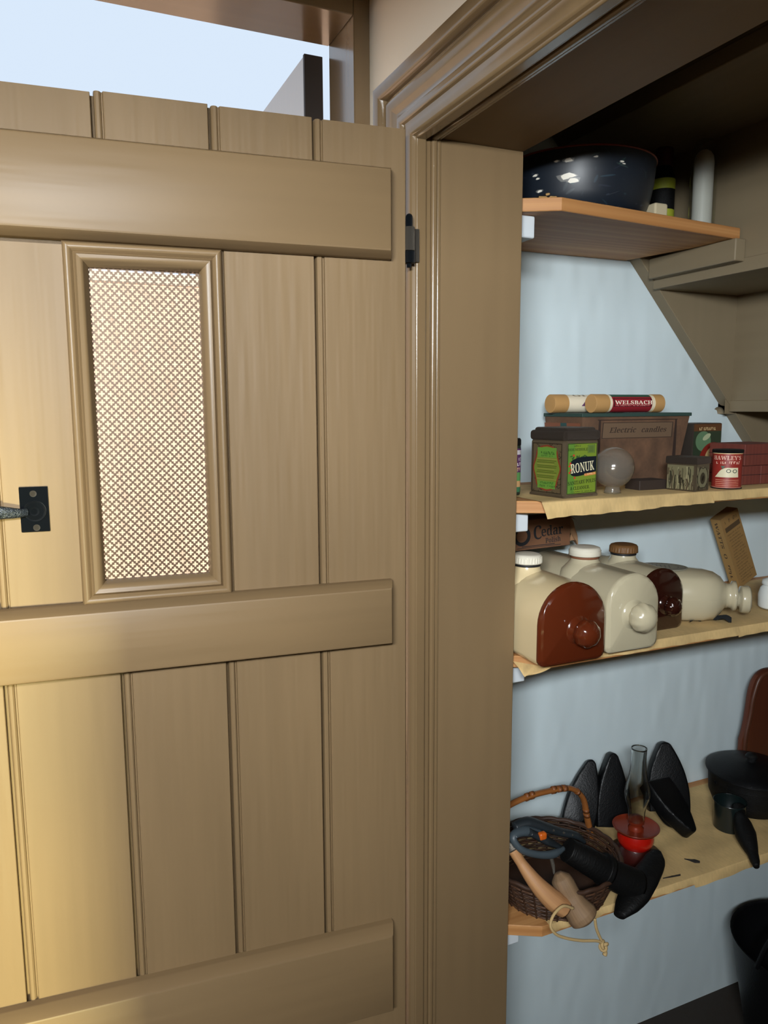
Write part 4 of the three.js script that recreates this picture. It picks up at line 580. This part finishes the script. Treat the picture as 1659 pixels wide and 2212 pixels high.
// ---------------------------------------------------------------- lowest shelf
// wicker basket with a cane handle
const BK = { x: 0.332, z: -0.040, rx: 0.122, rz: 0.116 };
{
  const t = thing('wicker_basket', 'dark woven wicker basket with an arched bamboo handle', 'basket', [BK.x, T4 + 0.0015, BK.z]);
  const mW = M({ color: 0x3a2416, roughness: 0.6 }), mW2 = M({ color: 0x4c301c, roughness: 0.6 });
  const rings = 15, hB = 0.072, A = [], B = [], stakes = 34;
  for (let k = 0; k < rings; k++) {
    const y = 0.004 + k * (hB - 0.004) / (rings - 1), f = 0.84 + 0.24 * (k / rings), pts = [];
    for (let i = 0; i < stakes * 2; i++) { const a = i / (stakes * 2) * Math.PI * 2, o = ((i + k) % 2 ? 1 : -1) * 0.0018 * (i % 2 ? 1 : 0) + (rnd() - 0.5) * 0.0008; pts.push(new THREE.Vector3(Math.cos(a) * (BK.rx * f + o), y + (rnd() - 0.5) * 0.001, Math.sin(a) * (BK.rz * f + o))); }
    (k % 3 ? A : B).push(new THREE.TubeGeometry(new THREE.CatmullRomCurve3(pts, true), stakes * 4, 0.0024, 5, true));
  }
  part(t, 'weave', merge(A), mW); part(t, 'weave', merge(B), mW2);
  const S = []; for (let i = 0; i < stakes; i++) { const a = (i * 2 + 0.5) / (stakes * 2) * Math.PI * 2; S.push(taper([0, 0.5, 1.04].map(q => new THREE.Vector3(Math.cos(a) * BK.rx * (0.84 + 0.24 * q), q * hB, Math.sin(a) * BK.rz * (0.84 + 0.24 * q))), [0.002, 0.0018], 6, 5)); }
  part(t, 'stakes', merge(S), mW); part(t, 'base', new THREE.CylinderGeometry(1, 1, 0.004, 48).scale(BK.rx * 0.84, 1, BK.rz * 0.84).translate(0, 0.003, 0), mW);
  const rp = []; for (let i = 0; i < 72; i++) { const a = i / 72 * Math.PI * 2; rp.push(new THREE.Vector3(Math.cos(a) * BK.rx * 1.085, hB + 0.003 + 0.0012 * Math.sin(i * 2.1), Math.sin(a) * BK.rz * 1.085)); }
  part(t, 'rim', new THREE.TubeGeometry(new THREE.CatmullRomCurve3(rp, true), 144, 0.0045, 7, true), mW);
  const hz = -0.06, hp = [[1060, 1800], [1085, 1752], [1130, 1725], [1180, 1710], [1232, 1703], [1258, 1722], [1268, 1765], [1278, 1815]].map(([x, y], i) => { const p = at(x, y, 'z', hz - i * 0.004); return new THREE.Vector3(p.x - BK.x, p.y - T4 - 0.0015, p.z - BK.z); });
  const mB = M({ color: 0x8a5428, roughness: 0.4 });
  const hd = part(t, 'handle', taper(hp, [0.0068, 0.0068, 0.007, 0.007, 0.0072, 0.0075, 0.0085], 70, 12, 0.75), mB, 'orange brown bamboo handle');
  const hc = new THREE.CatmullRomCurve3(hp); for (const u of [0.3, 0.33, 0.46, 0.49, 0.52, 0.63, 0.8, 0.83]) { const p = hc.getPoint(u), q = hc.getPoint(u + 0.02); part(hd, 'binding', taper([p, q], [0.0081, 0.0081], 2, 12, 0.78), M({ color: 0x74421e, roughness: 0.5 })); }
}
const px = (x, y, z) => at(x, y, 'z', z);
{ // garden secateurs
  const t = thing('secateurs', 'grey handled garden secateurs with an orange catch lying on the basket', 'secateurs', px(1163, 1798, 0.02).toArray()); const o = t.position, L = (x, y, z) => px(x, y, z).sub(o);
  const mG = M({ color: 0x20262a, roughness: 0.45 }), mG2 = M({ color: 0x3c464c, roughness: 0.45 });
  part(t, 'handle', taper([L(1165, 1800, 0.015), L(1130, 1795, 0.015), L(1108, 1808, 0.02), L(1122, 1832, 0.03), L(1160, 1846, 0.035), L(1195, 1845, 0.035), L(1218, 1833, 0.03)], [0.011, 0.012, 0.0085, 0.0065, 0.007, 0.0075, 0.009, 0.005], 50, 12, 0.8), mG2);
  part(t, 'handle', taper([L(1110, 1785, 0.005), L(1140, 1776, 0.005), L(1175, 1786, 0.01), L(1210, 1797, 0.012), L(1245, 1805, 0.015), L(1262, 1818, 0.015)], [0.009, 0.013, 0.0125, 0.0105, 0.0095, 0.006], 50, 12, 0.7), mG);
  part(t, 'pivot_plate', taper([L(1140, 1795, 0.02), L(1175, 1812, 0.022), L(1212, 1830, 0.024)], [0.013, 0.017, 0.008], 24, 14, 0.5), mG);
  part(t, 'catch', new RoundedBoxGeometry(0.016, 0.014, 0.012, 3, 0.0045).translate(0, 0, 0.012), M({ color: 0xc05a18, roughness: 0.4 }), 'orange catch');
  for (const [x, y] of [[1196, 1796], [1218, 1801], [1236, 1806]]) part(t, 'rivet', new THREE.SphereGeometry(0.0022, 10, 8).translate(...L(x, y - 2, 0.022).toArray()), mSteel);
  part(t, 'blade', taper([L(1190, 1850, 0.03), L(1195, 1870, 0.035), L(1197, 1888, 0.04)], [0.004, 0.004, 0.002], 10, 8, 0.4), mSteel);
}
const mPaleWood = M({ map: rep(woodTex([0.74, 0.56, 0.38], [0.60, 0.42, 0.27], 71), 8, 3), roughness: 0.55 });
const mOldWood = M({ map: rep(woodTex([0.56, 0.45, 0.33], [0.40, 0.31, 0.22], 81), 12, 4), roughness: 0.7, bumpMap: rep(strokes, 10, 4), bumpScale: 0.0006 });
{ // pale wooden tool handle
  const p = (x, y, z) => px(x, y, z), o = p(1225, 1958, 0.075); const t = thing('tool_handle', 'pale smooth wooden tool handle hanging over the basket edge', 'tool', o.toArray());
  part(t, 'grip', taper([p(1108, 1835, 0.02), p(1130, 1870, 0.035), p(1160, 1910, 0.055), p(1192, 1942, 0.07), p(1220, 1962, 0.078)].map(v => v.sub(o)), [0.010, 0.0095, 0.013, 0.0165, 0.019, 0.0175], 40, 18), mPaleWood);
  part(t, 'ferrule', taper([p(1100, 1820, 0.012), p(1110, 1838, 0.022)].map(v => v.sub(o)), [0.0095, 0.0108], 6, 16), mSteel);
}
{ // weathered dibber with cord
  const p = (x, y, z) => px(x, y, z), o = p(1258, 1975, 0.09); const t = thing('dibber', 'weathered round ended wooden dibber with a knotted cord loop', 'dibber', o.toArray());
  part(t, 'shaft', taper([p(1205, 1885, 0.05), p(1215, 1905, 0.058), p(1232, 1935, 0.07), p(1246, 1960, 0.082), p(1260, 1980, 0.092), p(1268, 1992, 0.097)].map(v => v.sub(o)), [0.007, 0.0185, 0.0205, 0.0195, 0.021, 0.0255, 0.028, 0.0265, 0.012], 60, 22), mOldWood);
  const cord = M({ color: 0xb59a6a, roughness: 0.85 });
  const path = [[1238, 1962], [1215, 1958], [1195, 1978], [1189, 2000], [1200, 2017], [1225, 2027], [1258, 2032], [1292, 2033], [1306, 2040]].map(([x, y], i) => p(x, y, 0.100 + 0.012 * Math.min(1, i / 4)).sub(o));
  part(t, 'cord', taper(path, [0.0026, 0.0026], 80, 9), cord);
  part(t, 'cord', taper([[1285, 1985], [1288, 2005], [1296, 2025], [1306, 2042]].map(([x, y]) => p(x, y, 0.110).sub(o)), [0.0028, 0.0026], 30, 9), cord);
  const k = p(1304, 2043, 0.112).sub(o), kp = []; for (let i = 0; i < 60; i++) { const a = i / 60 * Math.PI * 2; kp.push(new THREE.Vector3(k.x + (0.0048 + 0.0022 * Math.cos(3 * a)) * Math.cos(2 * a), k.y + (0.0048 + 0.0022 * Math.cos(3 * a)) * Math.sin(2 * a) * 1.2, k.z + 0.0035 * Math.sin(3 * a))); }
  part(t, 'knot', new THREE.TubeGeometry(new THREE.CatmullRomCurve3(kp, true), 120, 0.0031, 8, true), cord);
  part(t, 'cord_end', taper([[1304, 2046], [1308, 2056], [1306, 2063]].map(([x, y]) => p(x, y, 0.113).sub(o)), [0.003, 0.0034, 0.0045], 10, 8), cord);
}
{ // black mallet like last lying across the basket
  const p = (x, y, z) => px(x, y, z), o = p(1375, 1925, 0.055); const t = thing('cobblers_last', 'black iron cobblers last lying across the wicker basket', 'last', o.toArray());
  part(t, 'shaft', taper([p(1225, 1835, 0.035), p(1270, 1860, 0.05), p(1320, 1888, 0.06), p(1372, 1912, 0.068)].map(v => v.sub(o)), [0.022, 0.025, 0.027, 0.030], 40, 20), mBlack);
  part(t, 'head', taper([p(1418, 1838, 0.03), p(1412, 1862, 0.04), p(1390, 1900, 0.06), p(1362, 1945, 0.08), p(1338, 1978, 0.095)].map(v => v.sub(o)), [0.010, 0.021, 0.026, 0.030, 0.031, 0.024, 0.012], 50, 20, 0.62), mBlack);
  part(t, 'collar', taper([p(1300, 1876, 0.055), p(1312, 1882, 0.058)].map(v => v.sub(o)), [0.0295, 0.0295], 4, 22), mBlack);
}
// red oil lamp
{
  const b = at(1368, 1846, 'y', T4); const t = thing('oil_lamp', 'small red oil lamp with a clear glass chimney', 'oil lamp', [b.x, T4 + 0.001, b.z + 0.004]);
  const red = M({ color: 0xa8140a, roughness: 0.25, clearcoat: 0.4 }), dred = M({ color: 0x3a0f0a, roughness: 0.35 }), amber = M({ color: 0x7a2c16, roughness: 0.35, metalness: 0.2 });
  part(t, 'base', lathe([[0, 0.001], [0.056, 0], [0.058, 0.003], [0.055, 0.007], [0.044, 0.011], [0.034, 0.018], [0.028, 0.026]], 48), dred, 'dark red spreading base');
  part(t, 'font', lathe([[0.024, 0.020], [0.033, 0.026], [0.0375, 0.036], [0.0375, 0.046], [0.034, 0.056]], 48), red);
  part(t, 'drip_dish', lathe([[0.016, 0.055], [0.036, 0.0565], [0.045, 0.062], [0.0478, 0.066], [0.0482, 0.0675], [0.0468, 0.0672], [0.036, 0.0600], [0.013, 0.060]], 56), amber);
  part(t, 'burner', lathe([[0.015, 0.058], [0.016, 0.064], [0.0125, 0.067], [0.0125, 0.073], [0.0165, 0.075], [0.0165, 0.082], [0.011, 0.089], [0, 0.091]], 36), amber);
  const ch = [[0.0175, 0.080], [0.0172, 0.095], [0.019, 0.108], [0.0245, 0.125], [0.0262, 0.140], [0.024, 0.158], [0.019, 0.178], [0.0162, 0.198], [0.0152, 0.222], [0.0158, 0.240]];
  const cv = new THREE.CatmullRomCurve3(ch.map(([r, y]) => new THREE.Vector3(r, y, 0))).getPoints(50).map(v => [v.x, v.y]);
  const gl = part(t, 'chimney', lathe([...cv, ...cv.slice().reverse().map(([r, y]) => [r - 0.0013, y]), cv[0]], 44), M({ color: 0xf4f6f4, transmission: 1, thickness: 0.002, roughness: 0.03, ior: 1.5 })); part(gl, 'chimney_lip', new THREE.TorusGeometry(0.0158, 0.0009, 8, 40).rotateX(Math.PI / 2).translate(0, 0.240, 0), mGlass);
}
// flat irons
function flatIron(name, lab, base, tip, turn, scale = 1) {
  const t = thing(name, lab, 'flat iron', base.toArray(), 0, 'black flat irons'), v = tip.clone().sub(base), h = v.length();
  const y = v.clone().normalize(), z = new THREE.Vector3(Math.sin(turn), 0, Math.cos(turn)); z.addScaledVector(y, -z.dot(y)).normalize(); const x = new THREE.Vector3().crossVectors(y, z);
  t.quaternion.setFromRotationMatrix(new THREE.Matrix4().makeBasis(x, y, z));
  const w = 0.042 * scale, hs = 0.62, s = new THREE.Shape(); s.moveTo(-w, 0); s.lineTo(w, 0); s.bezierCurveTo(w * 1.12, h * 0.35, w * 0.95, h * 0.62, w * 0.28, h * 0.96); s.quadraticCurveTo(0, h * 1.04, -w * 0.28, h * 0.96); s.bezierCurveTo(-w * 0.95, h * 0.62, -w * 1.12, h * 0.35, -w, 0);
  part(t, 'sole', crease(extr(s, 0.030, 0.004, 3).translate(0, 0.0, -0.030), 0.6), mIron);
  part(t, 'handle', taper([[0, h * 0.22, -0.028], [0, h * 0.20, -0.062 * hs], [0, h * 0.30, -0.074 * hs], [0, h * 0.62, -0.074 * hs], [0, h * 0.72, -0.060 * hs], [0, h * 0.70, -0.028]], [0.007, 0.007, 0.009, 0.009, 0.007, 0.007], 40, 12), mBlack);
  return t;
}
{
  const B = (x, z) => new THREE.Vector3(x, T4 + 0.016, z);
  flatIron('flat_iron', 'black flat iron stood on its heel, half behind the basket handle', B(px(1240, 1775, -0.175).x, -0.165), px(1280, 1641, -0.202), -0.6, 0.85);
  flatIron('flat_iron', 'black flat iron stood on its heel between the basket handle and the lamp chimney', B(px(1324, 1780, -0.145).x, -0.142), px(1327, 1627, -0.182), -0.35, 0.86);
  flatIron('flat_iron', 'tall black flat iron stood on its heel just right of the lamp chimney', B(px(1446, 1770, -0.145).x, -0.142), px(1438, 1603, -0.188), -0.45, 1.1);
  // one lying with its point to the front
  const b = px(1478, 1735, -0.12); const f = at(1505, 1806, 'y', T4 + 0.02);
  const c = new THREE.Vector3(f.x - 0.004, T4 + 0.031, f.z); const k = new THREE.Vector3(f.x - 0.012, T4 + 0.105, f.z - 0.105);
  flatIron('flat_iron', 'black flat iron tipped forward with its point on the shelf front', k, c.clone(), 0.2, 1.0).position.y += 0.001;
}
{ // black cooking pot with lid
  const b = px(1600, 1740, -0.10); const t = thing('iron_pot', 'low black iron pot with a lid and lug handles beside the flat irons', 'pot', [b.x + 0.035, T4 + 0.001, -0.108]);
  part(t, 'body', lathe([[0, 0.002], [0.06, 0.001], [0.080, 0.010], [0.090, 0.035], [0.092, 0.07], [0.094, 0.085], [0.098, 0.088]], 48), mBlack);
  part(t, 'lid', lathe([[0.099, 0.0885], [0.099, 0.093], [0.08, 0.102], [0.045, 0.110], [0.012, 0.113], [0.010, 0.118], [0.014, 0.124], [0.010, 0.131], [0, 0.133]], 48), mIron);
  for (const s of [-1, 1]) part(t, 'lug', new THREE.TorusGeometry(0.018, 0.004, 8, 20, Math.PI).rotateX(Math.PI / 2).rotateY(s > 0 ? -Math.PI / 2 : Math.PI / 2).translate(s * 0.092, 0.07, 0), mIron);
}
{ // black enamel mug between irons and pot
  const b = at(1568, 1775, 'y', T4); const t = thing('enamel_mug', 'dark green-black enamel mug in front of the iron pot', 'mug', [b.x - 0.016, T4 + 0.001, b.z + 0.022]);
  part(t, 'body', lathe([[0, 0.001], [0.030, 0.001], [0.033, 0.004], [0.034, 0.062], [0.0355, 0.065], [0.033, 0.064], [0.032, 0.006], [0, 0.005]], 36), M({ color: 0x101a1a, roughness: 0.3, clearcoat: 0.4 }));
}
{ // black handled brush pointing to the front
  const a = at(1628, 1868, 'y', T4 + 0.014); const t = thing('hearth_tool', 'black turned handle of a hearth tool reaching over the shelf front', 'tool', a.toArray());
  const q = (x, y, dy) => at(x, y, 'y', T4 + dy).sub(a);
  part(t, 'handle', taper([q(1634, 1872, 0.012), q(1628, 1850, 0.018), q(1615, 1815, 0.03), q(1602, 1775, 0.045), q(1595, 1745, 0.055)], [0.006, 0.0095, 0.011, 0.017, 0.0215, 0.019, 0.012, 0.014], 50, 16), mBlack);
}
{ // brown tray on edge
  const z = -0.205, l = px(1583, 1640, z), tl = px(1610, 1452, z); const w = 0.24, h = tl.y - T4 + 0.004; const t = thing('wooden_tray', 'red-brown wooden tray with rounded corners standing against the wall', 'tray', [l.x + 0.012, T4 + 0.001, z], -0.05); 
  const s = new THREE.Shape(); s.moveTo(0, 0); s.lineTo(w, 0); s.lineTo(w, h - 0.06); s.quadraticCurveTo(w, h, w - 0.06, h); s.lineTo(0.075, h); s.quadraticCurveTo(0.025, h, 0.018, h - 0.07); s.quadraticCurveTo(0.012, h * 0.5, 0, h * 0.4); s.closePath();
  part(t, 'board', uvm(crease(extr(s, 0.014, 0.003, 2), 0.6)), M({ map: rep(woodTex([0.36, 0.17, 0.08], [0.26, 0.11, 0.05], 91), 3, 1), roughness: 0.5 }));
  part(t, 'raised_edge', taper([[0.012, 0.03, 0.014], [0.010, h * 0.4, 0.014], [0.022, h * 0.62, 0.014], [0.030, h - 0.06, 0.014], [0.05, h - 0.016, 0.014], [0.09, h - 0.008, 0.014], [w - 0.06, h - 0.008, 0.014]], [0.006, 0.006], 60, 8), mBrownWood);
}
// scraps on the paper
[[1478, 1856, 1512, 1862, 'small dark torn scrap lying on the kraft paper'], [1432, 1898, 1470, 1890, 'thin dark splinter lying on the kraft paper']].forEach(([x0, y0, x1, y1, l], i) => {
  const a = at(x0, y0, 'y', T4 + 0.0025), b = at(x1, y1, 'y', T4 + 0.0025), n = new THREE.Vector3(-(b.z - a.z), 0, b.x - a.x).normalize();
  const wd = i ? [0.0012, 0.0016, 0.001] : [0.001, 0.004, 0.011, 0.003], k = wd.length - 1;
  single('scrap', grid(k * 4, 4, (u, v) => { const f = u * k, j = Math.min(k - 1, Math.floor(f)), r = wd[j] + (wd[j + 1] - wd[j]) * (f - j); const p = a.clone().lerp(b, u).addScaledVector(n, (v - 0.5) * r); return [p.x, T4 + 0.0024 + 0.002 * Math.sin(v * 3 + u), p.z]; }), M({ color: 0x1d1712, roughness: 0.9, side: THREE.DoubleSide }), l, 'scrap');
});
{ // coal scuttle on the floor
  const b = at(1668, 2150, 'z', -0.02); const t = thing('coal_scuttle', 'black metal coal scuttle on the dark cupboard floor', 'coal scuttle', [b.x + 0.10, 0.001, -0.02]);
  part(t, 'body', lathe([[0, 0.002], [0.10, 0.001], [0.11, 0.01], [0.145, 0.20], [0.16, 0.30], [0.163, 0.302], [0.155, 0.298], [0.138, 0.2], [0, 0.015]], 48), mIron);
  part(t, 'bail', taper([[-0.16, 0.29, 0], [-0.14, 0.37, 0.02], [0, 0.42, 0.03], [0.14, 0.37, 0.02], [0.16, 0.29, 0]], [0.006, 0.006], 40, 10), mIron);
}

renderer.render(scene, camera);
